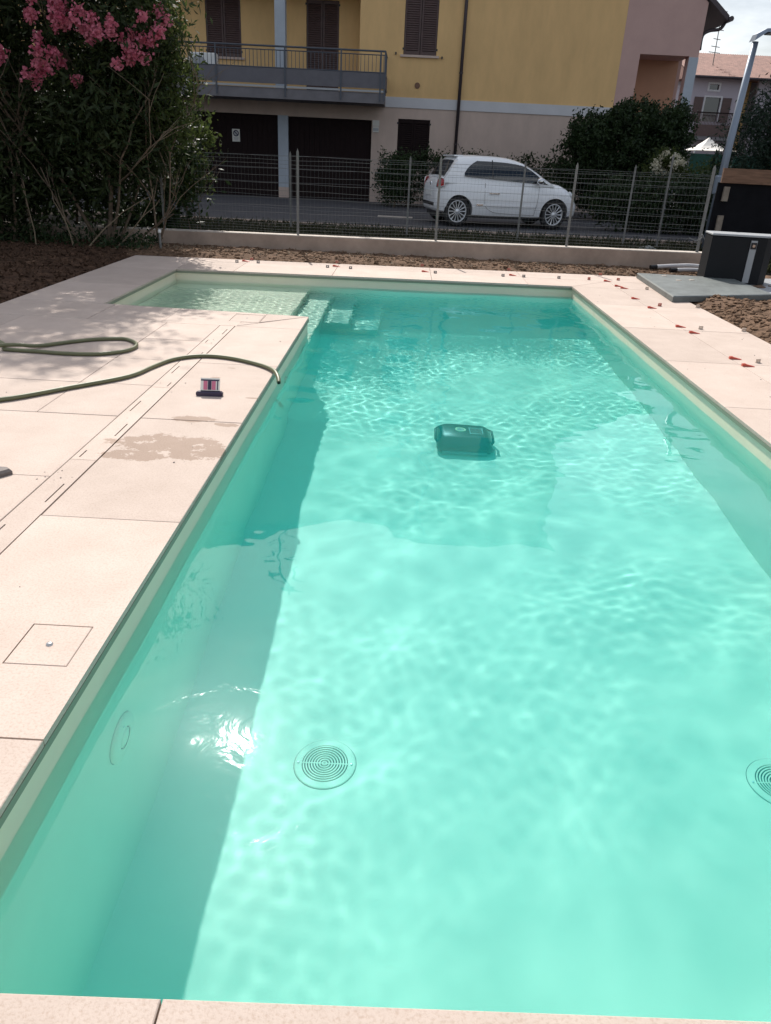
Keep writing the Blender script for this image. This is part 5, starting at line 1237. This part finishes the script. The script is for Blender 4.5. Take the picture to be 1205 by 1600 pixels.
bb = obj('balcony', MB().box(19.6, 22.6, FY - 1.3, FY - .01, 3.35, 3.6), M['balc'], fh)
obj('parapet', MB().box(19.6, 22.6, FY - 1.34, FY - 1.301, 3.6, 4.3), M['shutter'], bb); obj('handrail', MB().box(19.6, 22.6, FY - 1.36, FY - 1.28, 5.0, 5.07), M['brown'], bb)
for k in range(30): obj('baluster', MB().box(19.62 + k * .1, 19.66 + k * .1, FY - 1.33, FY - 1.31, 4.3, 5.0), M['shutter'], bb)
rv = MB()                                       # roof: corrugated tile courses
nr_ = 120; x0, x1 = 18.9, 34.6
vv = []; rows_ = 10
for j in range(rows_ + 1):
    for i in range(nr_ * 2 + 1):
        x = x0 + (x1 - x0) * i / (nr_ * 2); vv.append((x, FY - .7 + 5.7 * j / rows_, 7.25 + 2.0 * j / rows_ + (.05 if i % 2 else 0)))
m_ = nr_ * 2 + 1
rv.add(vv, [(j * m_ + i, j * m_ + i + 1, (j + 1) * m_ + i + 1, (j + 1) * m_ + i) for j in range(rows_) for i in range(nr_ * 2)])
rv.add([(x0, FY + 5, 9.25), (x1, FY + 5, 9.25), (x1, FY + 10.5, 7.25), (x0, FY + 10.5, 7.25), (x0, FY - .7, 7.2), (x1, FY - .7, 7.2), (x1, FY + 5, 9.2), (x0, FY + 5, 9.2)], [(0, 1, 2, 3), (4, 5, 2, 3), (4, 3, 7), (5, 6, 2)])
rfo = obj('roof', rv, M['roof'], fh)
obj('gutter', MB().tube([(x0, FY - .78, 7.2), (x1, FY - .78, 7.2)], .09, 6), M['gutter'], rfo)
an = thing('roof_antenna', 'tall thin television antenna on the tiled roof', 'antenna', (21.0, FY + 2, 8.2))
obj('mast', MB().tube([(21.15, FY + 2, 8.1), (21.05, FY + 2, 11.5)], .03, 6), M['galv'], an)
for z, w in ((11.4, .35), (10.9, .8), (10.3, .35), (9.75, .25), (9.3, .3), (8.95, .4)): obj('crossbar', MB().tube([(21.08 - w, FY + 2, z + .04), (21.08 + w, FY + 2, z - .02)], .025, 5), M['galv'], an)

ra = thing('house_antenna', 'thin aerial mast with three crossbars on the main house roof', 'antenna', (-4.4, 26.5, 11.6))
obj('mast', MB().tube([(-4.4, 26.5, 11.3), (-4.45, 26.5, 14.6)], .05, 6), M['gutter'], ra)
for z, w in ((14.3, .5), (13.7, .7), (13.2, .4)): obj('crossbar', MB().tube([(-4.43 - w, 26.5, z), (-4.43 + w, 26.5, z)], .03, 5), M['gutter'], ra)
